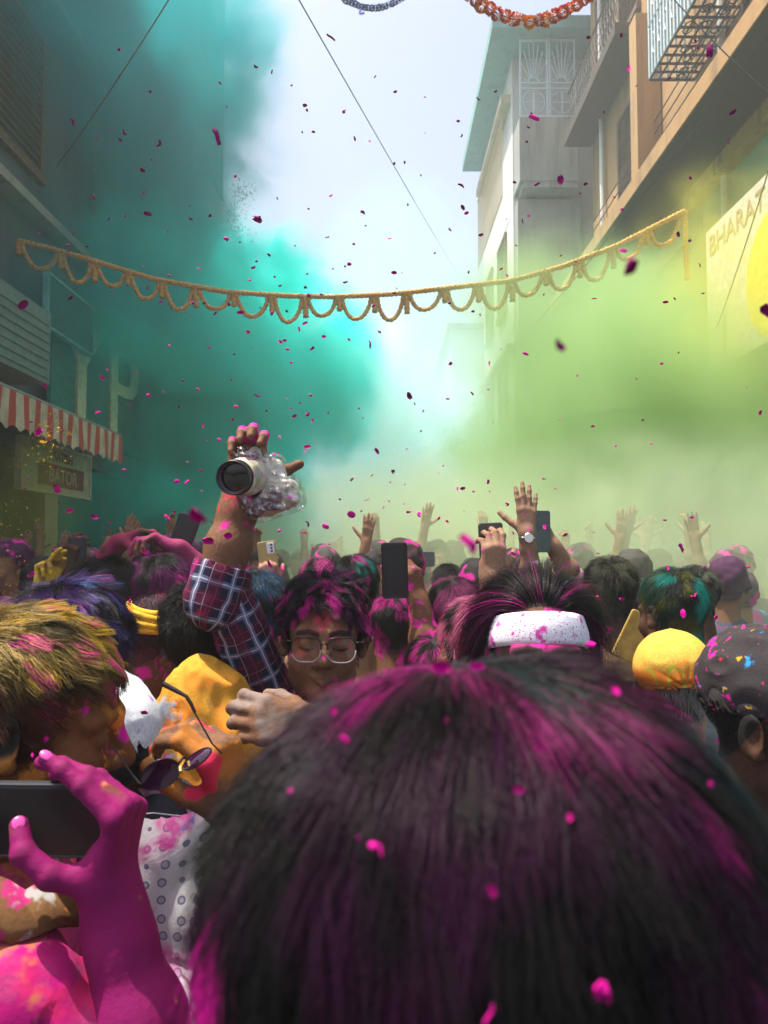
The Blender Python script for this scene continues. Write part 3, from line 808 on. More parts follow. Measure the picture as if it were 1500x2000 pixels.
def print_mat():
    t = NT('white printed cotton'); o = t.obj()
    q = t.n('ShaderNodeMapping', {'Vector': o, 'Scale': (1,.0,1)}).outputs[0]
    vo = t.n('ShaderNodeTexVoronoi', {'Vector': q, 'Scale': 44, 'Randomness': .25})
    d = vo.outputs['Distance']; ring = t.math('MULTIPLY', t.math('LESS_THAN', d, .27), t.math('ADD', .45, t.math('MULTIPLY', t.math('GREATER_THAN', d, .18), .55)))
    n = t.noise(o, 9, 4, .6, 3); n2 = t.noise(o, 14, 4, .6, 8); n3 = t.noise(o, 16, 4, .6, 14)
    col = t.mix(t.ramp(t.noise(o,5,3),.4,.7), (.78,.78,.82), (.66,.60,.70))
    col = t.mix(t.math('MULTIPLY',ring,.85), col, (.10,.12,.26))
    z = t.n('ShaderNodeSeparateXYZ', {0: t.n('ShaderNodeAttribute', attribute_name='tint').outputs['Color']}).outputs[0]
    col = t.mix(t.math('MULTIPLY', t.ramp(n,.5,.64), t.math('ADD',.25,t.math('MULTIPLY',z,.75))), col, (.72,.10,.42))
    col = t.mix(t.math('MULTIPLY',t.ramp(n2,.64,.70),.8), col, (.15,.2,.6)); col = t.mix(t.math('MULTIPLY',t.ramp(n3,.68,.73),.8), col, (.65,.45,.05))
    return t.bsdf(col, .85, t.bump(t.noise(o,200,2),.2,.002), Specular_IOR_Level=.15)
C_PRINT = print_mat()
BLACKP = plain('black phone glass', (.006,.006,.007), .38, .2, 40, 0)
BLACKM = plain('black rubber', (.012,.012,.013), .55, .2, 60, .1)
METALW = plain('polished pale metal', (.7,.68,.64), .25, .05, 20, 0, Metallic=1.0)

def phone(label, c, up, face, w=.073, h=.155, th=.009, mat=BLACKP, lens=None, extra=None, group='phones held up over the crowd', case=None):
    """rounded slab; 'up' = long axis, 'face' = side towards the viewer"""
    up = Vector(up).normalized(); y = Vector(face); y = (y-y.dot(up)*up).normalized(); x = up.cross(y)*-1
    root = empty('phone', c, label, 'phone', group)
    Mx = np.array(Matrix((x,-y,up)).transposed())
    def slab(w,h,th,r,off=0):
        n = 6; out=[]
        for cx,cz,a0 in ((w/2-r,h/2-r,0),(-w/2+r,h/2-r,90),(-w/2+r,-h/2+r,180),(w/2-r,-h/2+r,270)):
            for i in range(n): a=R(a0+90*i/(n-1)); out.append((cx+r*math.cos(a),cz+r*math.sin(a)))
        m = len(out); e=.0012; v=[]
        for yy,sc in ((-th/2-off,1-e/w*2),(-th/2+e-off,1),(th/2-e-off,1),(th/2-off,1-e/w*2)): v += [(px*sc,yy,pz*sc) for px,pz in out]
        f = [(i*m+j,i*m+(j+1)%m,(i+1)*m+(j+1)%m,(i+1)*m+j) for i in range(3) for j in range(m)]+[tuple(range(m)),tuple(reversed(range(3*m,4*m)))]
        return np.array(v)@Mx.T, f
    b = MB(); b.add(*slab(w,h,th,.009)); b.build('case', case or mat, root)
    b = MB(); b.add(*slab(w-.007,h-.007,.001,.007,th/2+.0008)); b.build('screen' if lens is None else 'back_cover', mat, root)
    if lens:
        b = MB(); v,f = slab(.030,.045,.002,.006,th/2+.0025); b.add(v+np.array(Mx@np.array((-w/2+.021,0,h/2-.029))),f); blk = b.build('camera_block', lens, root)
        for k in (-1,0,1):
            c0 = Mx@np.array((-w/2+.021-.004,-th/2-.0035,h/2-.029+k*.0125)); c1 = Mx@np.array((-w/2+.021-.004,-th/2-.0055,h/2-.029+k*.0125))
            MB().tube([c0,c1],.0042,12).build('camera_lens', BLACKP, blk)
    return root
def hand_tint(col, where, amt=1.0):
    """where(hand-space xyz) -> 0..1"""
    return lambda hv,t,v: over(t, col, np.clip(where(hv)*amt,0,1)*sstep(vnoise(hv,45,3)*.6+vnoise(hv,110,5)*.4,.2,.5))
def gauss(c, r): return lambda p: np.exp(-((p-np.asarray(c))**2).sum(1)/(r*r))

# ------------------------------------------------------------------ nearest head: dark magenta-dusted hair seen from behind
FRONT_M = Matrix.Rotation(R(13),4,'Y') @ frame(R(112), R(14), R(0)); FRONT_C = P(940, 2050, .258)     # turned away from us to the right, a little bowed
def build_front():
    rng = np.random.default_rng(3)
    S = 1.0
    M, c = FRONT_M, FRONT_C
    n = 72000
    def comb(rp):
        w = rp-np.array((.014,.064,.116)); cm = w*np.array((1.0,1.0,.7)); sw = np.stack([-w[:,1],w[:,0],np.zeros(len(w))],1)
        return cm/ (np.linalg.norm(cm,axis=1)[:,None]+1e-6) + .45*sw/(np.linalg.norm(sw,axis=1)[:,None]+1e-6)*np.exp(-np.linalg.norm(w,axis=1)/.05)[:,None] + np.array((0,0,-.25))
    pts,t,rad = hair_style(n, .046, comb, seed=4, k=8, rad=.00014, res=.004, lift=.36, clump=.7, cscale=100, fuzz=.15, grav=.1, drape=.7, lock=(7000,.4,.004),
                           scalp_kw=dict(nape=-.14, side=-.03), tints=[((.030,.003,.024),.5,11),((.016,.016,.02),.3,17),(MAG,.06,4),((.02,.045,.045),.3,6)], tscale=34)  # dark grey tint paints strand highlights into the hair colour
    # the powder that fell from above sits on the upward side
    T3 = np.array(M)[:3,:3]
    wz = (pts[:,4]@T3.T)[:,2]; wx = (pts[:,4]@T3.T)[:,0]
    am = sstep(wz,.110,.132)*sstep(vnoise(pts[:,4],50,8),.38,.78)*rng.uniform(.05,1,n)**1.6*.75
    t = np.stack([over(t[:,i].copy(), MAG, am) for i in range(t.shape[1])],1)
    root = person('nearest person, seen from behind with dark hair dusted magenta filling the foreground', c, M, SK_PLAIN, C_DARK, hair=(pts,t,rad), body_yaw=R(165), arms=ARM_FRONT, scalp_kw=dict(nape=-.14,side=-.03), res=.004, lean=(.02,.02))
    return root
# hands of that person reaching past the left of the head with a pair of sunglasses
Wp = basis(P(462,1585,.95), P(428,1470,.93)-P(462,1585,.95), (-.85,.35,.1))
W2 = basis(P(622,1432,1.12), P(510,1404,1.12)-P(622,1432,1.12), (0,.9,-.35))
ARM_FRONT = [
    dict(side=-1, W=Wp, elbow=P(700,1830,.74), shoulder=P(800,2600,.40), ch=hand_chains(((.75,.9,.5),(.9,.95,.5),(1.0,1.0,.5),(1.1,1.0,.5)), thumb=(.5,-.62,.75), tbend=(.25,.2)), sleeve=.7, res=.003,
         tint=lambda hv,t,v: over(over(t,(.36,.13,.02),.75*np.ones(len(hv))*sstep(vnoise(hv,25,2),.15,.6)),RED,sstep(vnoise(hv,38,6),.68,.76))),
    dict(side=1, W=W2, elbow=P(900,1560,.84), shoulder=P(1150,2500,.42), ch=hand_chains(((.5,.9,.5),(.45,.9,.5),(.45,.9,.5),(.5,.9,.5)), thumb=(.4,-.6,.7)), sleeve=.7, res=.003, mirror=True,
         tint=lambda hv,t,v: over(t,(.20,.15,.13),.6*np.ones(len(hv))*sstep(vnoise(hv,25,2),.15,.6)))]
build_front()

def build_sunglasses():
    hinge = P(328,1534,.83)
    root = empty('sunglasses', P(350,1500,.83), 'dark purple round sunglasses with thin black arms pinched between orange dusted fingers', 'sunglasses')
    o = np.array(root.location); L = plain('purple tinted lens', (.035,.004,.03), .05, .1, 5, 0, Specular_IOR_Level=.9)
    fr = plain('dark thin metal', (.02,.015,.02), .3, .1, 20, 0, Metallic=.6)
    gold = plain('gold metal', (.6,.42,.2), .3, .1, 20, 0, Metallic=1.0)
    def oval(c, ax, ay, n=28): return [np.array(c)+np.array(ax)*math.cos(w)+np.array(ay)*math.sin(w) for w in np.linspace(0,2*math.pi,n+1)]
    c1, c2 = P(314,1512,.83), P(385,1482,.86)
    for c, ax, ay in ((c1,P(350,1497,.835)-c1,P(306,1486,.825)-c1),(c2,P(412,1463,.86)-c2,P(391,1492,.855)-c2)):
        pts = oval(c,ax,ay); nrm = np.cross(ax,ay); nrm /= np.linalg.norm(nrm)
        m = MB(); vs = [np.array(c)-o - nrm*.004]+[p-o for p in pts[:-1]]+[np.array(c)-o+nrm*-.0025]+[p-o+nrm*.0015 for p in pts[:-1]]; k=28
        m.add(vs,[(0,1+j,1+(j+1)%k) for j in range(k)]+[(k+1,k+2+(j+1)%k,k+2+j) for j in range(k)]); ln = m.build('lens', L, root, True)
        MB().tube([p-o for p in pts],.0011,6).build('rim', fr, root, True)
    MB().tube([P(350,1490,.835)-root.location,P(358,1480,.845)-root.location,P(368,1483,.85)-root.location],.0014,6).build('bridge', fr, root)
    for a,b in ((P(351,1498,.83),P(352,1508,.825)),(P(367,1487,.85),P(369,1498,.845))): MB().tube([a-root.location,b-root.location],.0024,6).build('nose_pad', gold, root)
    MB().tube([q-root.location for q in (P(283,1532,.83),P(272,1530,.83),P(258,1512,.84),P(242,1488,.85),P(222,1460,.86))],[.0022,.0016,.0011,.0011,.0012],6).build('temple_arm', fr, root)
    MB().tube([q-root.location for q in (P(434,1472,.85),P(414,1452,.85),P(380,1391,.85))],.0010,6).build('temple_arm', fr, root)
    MB().tube([q-root.location for q in (P(381,1392,.85),P(374,1376,.85),P(364,1360,.85),P(350,1352,.85),P(335,1344,.85),P(318,1335,.85))],[.0018,.0022,.0022,.0026,.0030,.0034],7).build('temple_tip', BLACKM, root)
build_sunglasses()

# ------------------------------------------------------------------ man with yellow dusted hair looking at his phone, magenta hand
def build_golden():
    M = frame(R(102), R(11), R(-4))
    c = P(72,1405,.88)
    n = 17000
    def comb(rp):      # swept from the parting forwards over the brow and down the sides
        cm = np.tile((.1,-1.0,-.15),(len(rp),1)); cm[:,0] += np.sign(rp[:,0])*.5*sstep(np.abs(rp[:,0]),.02,.07); cm[:,2] -= sstep(np.abs(rp[:,0]),.04,.075)*.6
        return cm
    pts,t,rad = hair_style(n,.042,comb,seed=8,k=8,rad=.00030,lock=(1000,.6,.006),drape=.6,lift=.34,clump=.6,cscale=75,fuzz=.14,grav=.05,tints=[],scalp_kw=dict(side=-.02,nape=-.09))
    rng = np.random.default_rng(5); mid = pts[:,4]
    w = (mid@np.array(M)[:3,:3].T)[:,2]
    g = sstep(w,.030,.080)*rng.uniform(.0,1.15,n).clip(0,1)*sstep(vnoise(mid,40,3),.05,.45)
    t0 = over(t[:,0].copy(), (.52,.36,.10), g)
    t0 = over(t0, YEL, g*sstep(vnoise(mid,55,7),.55,.75)*.9); t0 = over(t0, PINK, sstep(vnoise(mid,60,12),.68,.76)*rng.uniform(.3,1,n)*sstep(w,.0,.06))
    t0 = over(t0, (.25,.07,.02), sstep(w,.06,.02)*.35*rng.uniform(.2,1,n))
    t[:] = t0[:,None]
    W = basis(P(216,1748,.75), P(238,1625,.75)-P(216,1748,.75), (-.95,.15,.1))
    arm = dict(side=-1, W=W, elbow=P(305,2150,.72), shoulder=P(20,1960,.72), sleeve=.75, res=.0028, er=.041, wr=.026, thick=.79,
        ch=hand_chains(((1.0,.14,.08),(1.1,.35,.2),(1.15,.45,.25),(1.2,.5,.3)), spread=(.0,.0,-.02,-.04), thumb=(.40,-.72,.16), tbend=(.38,.75)))
    # his right hand: skin fully coated with magenta powder
    arm['tint'] = lambda hv,t,v: over(t, (.20,.002,.085), np.clip(.95-.5*sstep(vnoise(hv,38,4)*.6+vnoise(hv,90,6)*.4,.55,.85)-.12*sstep(-hv[:,2],.0,.2),0,1))
    base_t = arm['tint']; jc = painted_creases(arm['ch']); arm['tint'] = lambda hv,t,v: over(base_t(hv,t,v), (.12,.008,.05), jc(hv)*.75)
    arm['res'] = .0022
    def ft(v,t):
        t = over(t,(.33,.13,.02),.75*sstep(vnoise(v,20,3),.2,.6)*sstep(v[:,2],-.1,.0))
        return over(t, MAG, gauss((-.006,-.105,.0),.012)(v))
    root = person('man in profile with straw yellow dusted hair and a magenta hand gripping a phone', c, M, SK_ORG, C_PINKM, arms=[arm], hair=(pts,t,rad), res=.003,
        face_tint=ft, body_yaw=R(100), sh_drop=.19, lean=(-.03,-.02), wrinkle=.010, sres=.006, seed=4, scalp_kw=dict(side=-.02,nape=-.09))
    # shirt collar standing up behind the neck
    m = MB(); k=14; vs=[]; o=np.array(root.location); nc = np.array(P(0,1690,.78))
    for j in range(k):
        a = R(-150+200*j/(k-1)); 
        for rr,zz in ((.075,-.03),(.070,.0),(.066,.018),(.090,-.012),(.094,-.022)): vs.append(nc-o+np.array((rr*math.cos(a)*.95,rr*math.sin(a)*.9,zz-.03*math.cos(a)+.006*math.sin(j*1.9+rr*60))))
    m.add(vs,[(j*5+i,(j+1)*5+i,(j+1)*5+i+1,j*5+i+1) for j in range(k-1) for i in range(4)])
    co = m.build('collar', cloth('brown stained collar', (.15,.075,.03), [(ORG,.12),((.4,.02,.15),.3),((.3,.3,.3),.15)], seed=23, pscale=16), root, True)
    sm = co.modifiers.new('thick','SOLIDIFY'); sm.thickness = .003
    # thumb and index nails
    nm = plain('magenta nail', (.50,.05,.28), .3, .05, 20, 0)
    import bmesh
    ch = arm['ch']
    for ci, up in ((4,(.6,.2,.75)),(0,(.55,.25,.8))):
        a,b = ch[ci][0][-2:], None; p0,p1 = ch[ci][0][-2], ch[ci][0][-1]; ax = (p1-p0)/np.linalg.norm(p1-p0)
        upv = np.array(up)-np.dot(up,ax)*ax; upv /= np.linalg.norm(upv); sd = np.cross(ax,upv)
        bm = bmesh.new(); bmesh.ops.create_uvsphere(bm,u_segments=12,v_segments=8,radius=1)
        r = ch[ci][1][-1]
        V = np.array([v.co[:] for v in bm.verts]); V = p1 + ax*(V[:,:1]*.0075-.0005) + sd*(V[:,1:2]*r*.72) + upv*(r*.86+V[:,2:3]*.0016); V = xf(W,V)-o
        for v,cc in zip(bm.verts,V): v.co = cc
        me = bpy.data.meshes.new('nail'); bm.to_mesh(me); bm.free(); me.shade_smooth(); link('nail',me,nm,root)
    return root
build_golden()
phone('black phone held sideways in the magenta hand at lower left', P(60,1600,.775), (1,-.03,0), (-.1,-1,-.12), w=.080, h=.165, group=None, case=plain('dark grey phone case',(.03,.032,.04),.4))

# ------------------------------------------------------------------ man with glasses raising a wrapped camera
GP = P(632,1247,1.5)
def build_glasses_man():
    M = frame(R(5), R(1), R(2))
    def comb(rp):
        c = rp-np.array((.0,.02,.13)); cm = c*np.array((1.3,1.1,.5)); cm[:,2]-=.035; cm += (np.stack([vnoise(rp,35,i) for i in (1,2,3)],1)-.5)*.12; return cm
    pts,t,rad = hair_style(14000,.055,comb,seed=12,k=9,rad=.00022,lock=(380,.75,.009),drape=.35,lift=.75,clump=.9,cscale=60,fuzz=.2,curl=.75,curlf=45,grav=.12,tints=[((.06,.005,.06),.4,8),(MAG,.22,3)],tscale=42,scalp_kw=dict(top=.048))
    def ft(v,t):
        t = over(t,(.62,.05,.10), gauss((-.006,-.09,.055),.026)(v)*.95)
        t = over(t,(.50,.10,.07), gauss((-.04,-.07,-.025),.022)(v)*.7)
        t = over(t,MAG, np.maximum.reduce([gauss((.0,-.115,-.020),.0045)(v),gauss((.062,-.05,-.02),.007)(v),gauss((.064,-.045,-.035),.006)(v)]))
        t = over(t,(.03,.015,.01), sstep(np.abs(v[:,2]-.0245+np.abs(np.abs(v[:,0])-.03)*.22),.0075,.0025)*sstep(np.abs(np.abs(v[:,0])-.031),.026,.018)*(v[:,1]<-.05)*.95)
        t = over(t,(.06,.03,.02), gauss((.032,-.085,-.009),.008)(np.abs(v)*np.array((1,-1,-1)) if False else np.stack([np.abs(v[:,0]),v[:,1],v[:,2]],1))*.5)
        ql = np.stack([np.abs(v[:,0])-.032,v[:,1]+.074,v[:,2]+.002],1); t = over(t,(.015,.008,.006), sstep(np.abs(ql[:,2]+.0085-(ql[:,0]/.016)**2*.004),.0026,.0008)*(np.abs(ql[:,0])<.016)*(v[:,1]<-.07)*.95)
        return over(t,(.05,.03,.02), .35*sstep(v[:,2],-.045,-.06)*(v[:,1]<0)*sstep(vnoise(v,120,4),.3,.7))
    W = basis(P(474,962,1.5), (.10,0,1), (.12,-1,.1))
    arm = dict(side=-1, W=W, elbow=P(428,1135,1.46), shoulder=P(528,1372,1.56), sleeve=.98, res=.0028, wr=.032, er=.041,
        ch=hand_chains(((.85,1.05,.45),(.75,1.10,.45),(.78,1.10,.45),(1.0,1.0,.5)), spread=(.22,.03,-.04,-.10), thumb=(.95,-.35,.5), tbend=(.0,.05)),
        tint=hand_tint(MAG, lambda h: np.clip(1.1*sstep(h[:,2],.094,.110)*sstep(h[:,1],-.062,-.042),0,1)))
    root = person('man in glasses with curly magenta dusted hair and a raised plaid sleeved arm', GP, M, SK_MAGF, C_PLAID, arms=[arm], hair=(pts,t,rad), res=.0028, face_tint=ft, sh_drop=.24, wrinkle=.011, sres=.006, head_kw=dict(smile=1.0,jaw=1.02))
    o = np.array(root.location)
    # rolled cuff
    E = np.array(arm['elbow']); S = np.array(arm['shoulder']); Wq = np.array(W.translation); ax = (Wq-E)/np.linalg.norm(Wq-E); ax = ax*.8+ np.array((.15,0,.3)); ax/=np.linalg.norm(ax)
    segs = [(E-ax*.035,E+ax*.028,.058,.064)]
    def f(p):
        a = s_cap(p,E-ax*.045,E+ax*.012,.056,.060); 
        t = (p-E)@ax
        return np.maximum(np.maximum(a, t-.034), -s_cap(p,E+ax*.02,E+ax*.2,.052,.056))
    v,q = sdf_mesh(f,E-.14,E+.14,.004); n = vnormals(v,q); v = v+n*((vnoise(v,40,3)-.5)*.006)[:,None]
    r = v-E; tt = r@ax; e1 = np.cross(ax,(0,1,0)); e1/=np.linalg.norm(e1); e2=np.cross(ax,e1)
    put('rolled_cuff',v,q,C_PLAID,root,None,np.stack([tt,np.arctan2(r@e2,r@e1)*.06,0*tt],1))
    # glasses
    T = Matrix.Translation(GP) @ M
    fr = plain('thin dark spectacle metal', (.05,.04,.04), .25, .1, 20, 0, Metallic=.8); cl = plain('lower rim painted highlight', (.32,.27,.27), .2, .05, 20, 0)  # the paler lower rim carries painted highlights in its colour
    G = empty('spectacles', (0,0,GP.z)); G.parent = root; G.name = 'spectacles'
    tr = lambda pts: [np.array(T@Vector(p))-o-np.array((0,0,GP.z)) for p in pts]
    gm = NT('clear spectacle lens'); b = gm.n('ShaderNodeBsdfTransparent', {0:(.93,.9,.9)}); gl = gm.n('ShaderNodeBsdfGlossy', {0:(1,1,1),1:.04}); mx = gm.n('ShaderNodeMixShader', {0:.07,1:b.outputs[0],2:gl.outputs[0]}); gm.t.links.new(mx.outputs[0], gm.out.inputs[0])
    for s in (-1,1):
        c = np.array((s*.033,-.112,-.006)); sh=[]
        for w in np.linspace(0,2*math.pi,29):
            x = math.copysign(abs(math.cos(w))**.6,math.cos(w))*.0275; z = math.copysign(abs(math.sin(w))**.62,math.sin(w))*.0235
            if z<0: x *= 1-.18*(-z/.0235)**2
            sh.append(c+np.array((x, .006*abs(x*s+.0)/.0275*(1 if x*s>0 else 0), z)))
        up = [p for p in sh[:16]]; lo = [p for p in sh[14:]]
        rim = MB().tube(tr(up),.0014,6).build('upper_rim', fr, G, True); MB().tube(tr(lo),.0013,6).build('lower_rim', cl, G, True)
        m = MB(); m.add(tr(sh[:-1]),[tuple(range(28))]); m.build('lens', gm.m, G)
        MB().tube(tr([(s*.061,-.106,.008),(s*.074,-.092,.008),(s*.083,.0,.008),(s*.082,.018,.0)]),.0013,6).build('temple_arm', fr, G, True)
    MB().tube(tr([(-.0065,-.113,.004),(0,-.117,.007),(.0065,-.113,.004)]),.0018,6).build('bridge', fr, G, True)
    # teeth showing under the lip
    return root
SK_MAGF = skin('warm brown face skin', (.27,.125,.068), [(MAG,.05),(RED,.05)], seed=41)
build_glasses_man()

def build_camera():
    c = P(508,948,1.46); root = empty('camera', c, 'newspaper and plastic wrapped camera held up lens first over the crowd', 'camera')
    o = np.array(c); rng = np.random.default_rng(2)
    lensc = np.array(P(455,933,1.36)); ax = np.array((-.20,-.95,-.06)); ax/=np.linalg.norm(ax)   # towards us and a bit left
    back = np.array(P(492,930,1.47)); ax = (lensc-back)/np.linalg.norm(lensc-back)
    e1 = np.cross(ax,(0,0,1)); e1/=np.linalg.norm(e1); e2 = np.cross(e1,ax)
    def ring(m, prof, n=40):
        vs=[]; 
        for d,r in prof:
            for j in range(n): w=2*math.pi*j/n; vs.append(lensc-o+ax*d+r*(math.cos(w)*e1+math.sin(w)*e2))
        k=len(prof); m.add(vs,[(i*n+j,i*n+(j+1)%n,(i+1)*n+(j+1)%n,(i+1)*n+j) for i in range(k-1) for j in range(n)]); return m
    ring(MB(),[(-.02,.0318),(.0,.0325),(.003,.0315),(.003,.0298),(-.010,.0285),(-.012,.0)]).build('lens_hood', plain('black lens metal',(.008,.008,.009),.35,.2,30,0), root, True)
    ring(MB(),[(-.0085,.0283),(-.0080,.0278),(-.0085,.0272)]).build('lens_ring', plain('magenta dusted lens ring',(.35,.05,.25),.3,.3,200,0), root, True)
    ring(MB(),[(-.0105,.0272),(-.0085,.018),(-.0075,.0)]).build('lens_glass', plain('dark lens glass',(.004,.003,.006),.06,.1,5,0,Specular_IOR_Level=.6), root, True)
    def paper_mat(name, gloss, seed):
        t = NT(name); ob = t.obj()
        v = t.n('ShaderNodeTexVoronoi', {'Vector': ob, 'Scale': 42, 'Randomness': 1.0}); v2 = t.n('ShaderNodeTexVoronoi', {'Vector': ob, 'Scale': 25}, distance='MANHATTAN')
        h = t.n('ShaderNodeSeparateColor', {0: v2.outputs['Color']}).outputs[0]
        cr = t.n('ShaderNodeValToRGB', {0: h}); el = cr.color_ramp; el.interpolation='CONSTANT'
        for i,(p,cc) in enumerate(((0,(.55,.50,.38)),(.3,(.35,.36,.26)),(.45,(.62,.58,.48)),(.65,(.10,.03,.07)),(.8,(.68,.66,.62)))):
            e = el.elements[i] if i<2 else el.elements.new(p); e.position=p; e.color=(*cc,1)
        tx = t.noise(ob, 420, 2); col = t.mix(t.math('MULTIPLY',t.ramp(tx,.52,.6),.35), cr.outputs[0], (.12,.11,.1))
        n = t.noise(ob, 30, 4, .6, seed); col = t.mix(t.ramp(n,.6,.68), col, (.75,.08,.45))
        return t.bsdf(col, gloss, t.bump(v.outputs['Distance'],.6,.004), Specular_IOR_Level=.6, Coat_Weight=.25, Coat_Roughness=.15)
    pm = paper_mat('newspaper under tape', .3, 4)
    ring(MB(),[(-.018,.0335),(-.05,.034),(-.052,.037),(-.085,.038),(-.11,.036)]).build('lens_barrel', pm, root, True)
    # body wrapped in film: creased rounded block, wider at the bottom right
    bc = np.array(P(517,950,1.49)); 
    def f(p):
        q = p-bc; a = R(-18); q = np.stack([q[:,0]*math.cos(a)-q[:,2]*math.sin(a), q[:,1], q[:,0]*math.sin(a)+q[:,2]*math.cos(a)],1)
        return smin(smin(s_box(q,(.0,0,0),(.044,.036,.046),.012), s_box(q,(-.012,.0,.058),(.024,.026,.02),.01), .015), s_box(q,(.012,-.006,-.030),(.048,.034,.026),.012), .012)
    v,q = sdf_mesh(f,bc-.14,bc+.14,.0035); n = vnormals(v,q)
    w = np.abs(vnoise(v,45,3)-.5)*2+.6*np.abs(vnoise(v,95,6)-.5)*2
    v = v+n*((.5-w)*.010)[:,None]
    put('body', v,q, pm, root, None, None, False)
    fm = NT('clear plastic film'); b = fm.n('ShaderNodeBsdfTransparent', {0:(.97,.96,.97)}); vo = fm.n('ShaderNodeTexVoronoi', {'Vector': fm.obj(), 'Scale': 70}).outputs['Distance']
    gl = fm.n('ShaderNodeBsdfGlossy', {0:(1,1,1),1:.12,'Normal': fm.bump(vo,1.0,.006)}); mx = fm.n('ShaderNodeMixShader', {0:.13,1:b.outputs[0],2:gl.outputs[0]}); fm.t.links.new(mx.outputs[0], fm.out.inputs[0])
    def f2(p): return f(p)-.006
    v,q = sdf_mesh(f2,bc-.15,bc+.15,.005); n = vnormals(v,q); w = np.abs(vnoise(v,60,13)-.5)*2; v = v+n*((.6-w)*.014)[:,None]
    put('plastic_wrap', v,q, fm.m, root, None, None, False)
    MB().obox(np.array(P(540,925,1.46))-o,(.019,.004,0),(0,.003,0),(-.003,0,.016)).build('tape_patch', plain('pale tape',(.62,.60,.52),.5,.1,60), root)
build_camera()

# ------------------------------------------------------------------ headband person
def build_headband():
    pos = P(1052,1292,1.25); M = frame(R(-3),R(-4),R(0))
    def comb(rp):
        cm = np.tile((.0,1.0,.1),(len(rp),1)); cm[:,0] += np.sign(rp[:,0])*sstep(np.abs(rp[:,0]),.0,.05)*.5; cm[:,2] -= sstep(np.abs(rp[:,0]),.03,.075)*1.8; return cm
    pts,t,rad = hair_style(19000,.20,comb,seed=21,k=12,rad=.00022,lock=(300,.35,.006),drape=.65,lift=.5,clump=.25,cscale=60,fuzz=.09,grav=.75,tints=[((.08,.006,.05),.4,14),(MAG,.13,3)],tscale=30,scalp_kw=dict(top=.084))
    mid = pts[:,4]; b = np.maximum.reduce([gauss(c,.011)(mid) for c in ((.012,-.02,.135),(.042,-.03,.125),(.052,-.02,.115),(.026,-.05,.122),(.03,.0,.14))]); b = sstep(b,.35,.6)
    t = np.stack([over(t[:,i].copy(),(.03,.32,.75),b*.9) for i in range(t.shape[1])],1)
    def ft(v,t):
        t = over(t,(.35,.01,.14), .8*sstep(vnoise(v,30,3),.25,.6)); t = over(t,(.03,.015,.01), sstep(np.abs(v[:,2]-.0245+np.abs(np.abs(v[:,0])-.03)*.2),.010,.003)*sstep(np.abs(np.abs(v[:,0])-.031),.028,.018)*(v[:,1]<-.05)*.95)
        return t
    root = person('long haired person wearing a white headband spattered with magenta powder', pos, M, SK_MAG, C_DARK, hair=(pts,t,rad), res=.003, face_tint=ft, scalp_kw=dict(top=.084))
    # headband: a strip following the forehead
    T = Matrix.Translation(pos)@M; o = np.array(root.location)
    m = MB(); k=48; rows=7; vs=[]
    for j in range(k):
        a = R(-205+230*j/(k-1)) if False else 2*math.pi*j/k
        for i in range(rows):
            z = .022+.050*i/(rows-1)+.004*math.sin(a)*0
            zz = z+.010*math.cos(a+math.pi/2)*-1*0
            c0=(0,.014); sc = math.sqrt(max(.05,1-((z-.040)/.086)**2)); x=.0785*sc*math.cos(a); y=.014+.0985*sc*math.sin(a)
            z2 = z - .014*math.sin(a)-.002
            vs.append(np.array(T@Vector((x*(1.03+.02*math.sin(i*.9)),y*1.02,z2)))-o)
    m.add(vs,[(j*rows+i,((j+1)%k)*rows+i,((j+1)%k)*rows+i+1,j*rows+i+1) for j in range(k) for i in range(rows-1)])
    hm = tinted('white headband cotton',(.78,.77,.86),.85,260,.3,[((.60,.02,.35),.26)],pscale=34,seed=4,speck=.7,spec=.1)
    h = m.build('headband', hm, root, True); s = h.modifiers.new('thick','SOLIDIFY'); s.thickness=.004; s.offset=1
    return root
build_headband()
# ------------------------------------------------------------------ people a little farther back, each posed on its own
def hv(n, seed, tints=(), length=.035, **kw):
    kw.setdefault('lift',.5); kw.setdefault('rad',.00035); kw.setdefault('k',5); kw.setdefault('clump',.5)
    return hair_style(n, length, seed=seed, tints=tints, **kw)
def shared(h):
    o = hair_obj('hair', *h, HAIR, None); d = o.data; bpy.data.objects.remove(o); return d, None, None
H_BLACK = shared(hv(6000, 31)); H_MAG = shared(hv(6000, 32, [(MAG,.45,3)], tscale=30)); H_GREY = shared(hv(5000, 33, [((.12,.11,.10),.5,5)]))
H_CURL = shared(hv(7000, 35, [], .05, lift=.9, curl=.6, clump=.8))
DOWN = Matrix.Identity(4)
def raised(wrist, elbow, shoulder, palm=(0,-1,0), side=1, ch=None, sleeve=.6, tint=None, hand_dir=None, res=.004, **kw):
    w = Vector(wrist); e = Vector(elbow)
    d = (w-e) if hand_dir is None else Vector(hand_dir)
    a = dict(side=side, W=basis(w,d,palm), elbow=np.array(e), shoulder=np.array(shoulder), sleeve=sleeve, res=res, mirror=(side>0), ch=ch, **kw)
    if tint is not None: a['tint'] = tint
    return a
REL = hand_chains(((.5,.6,.4),(.6,.7,.4),(.7,.8,.4),(.8,.8,.4)))
GRIP = hand_chains(((.7,.8,.5),(.75,.85,.5),(.8,.9,.5),(.85,.9,.5)), thumb=(.5,-.6,.8), tbend=(.1,.2))
OPEN = hand_chains(((.12,.12,.08),(.08,.1,.08),(.1,.12,.08),(.15,.15,.1)), spread=(.12,.03,-.04,-.16), thumb=(.8,-.25,.6), tbend=(.05,.1))
CLAW = hand_chains(((.35,.75,.5),(.5,.9,.6),(.75,1.0,.6),(.9,1.0,.6)), thumb=(.3,-.75,.7), tbend=(.1,.2))
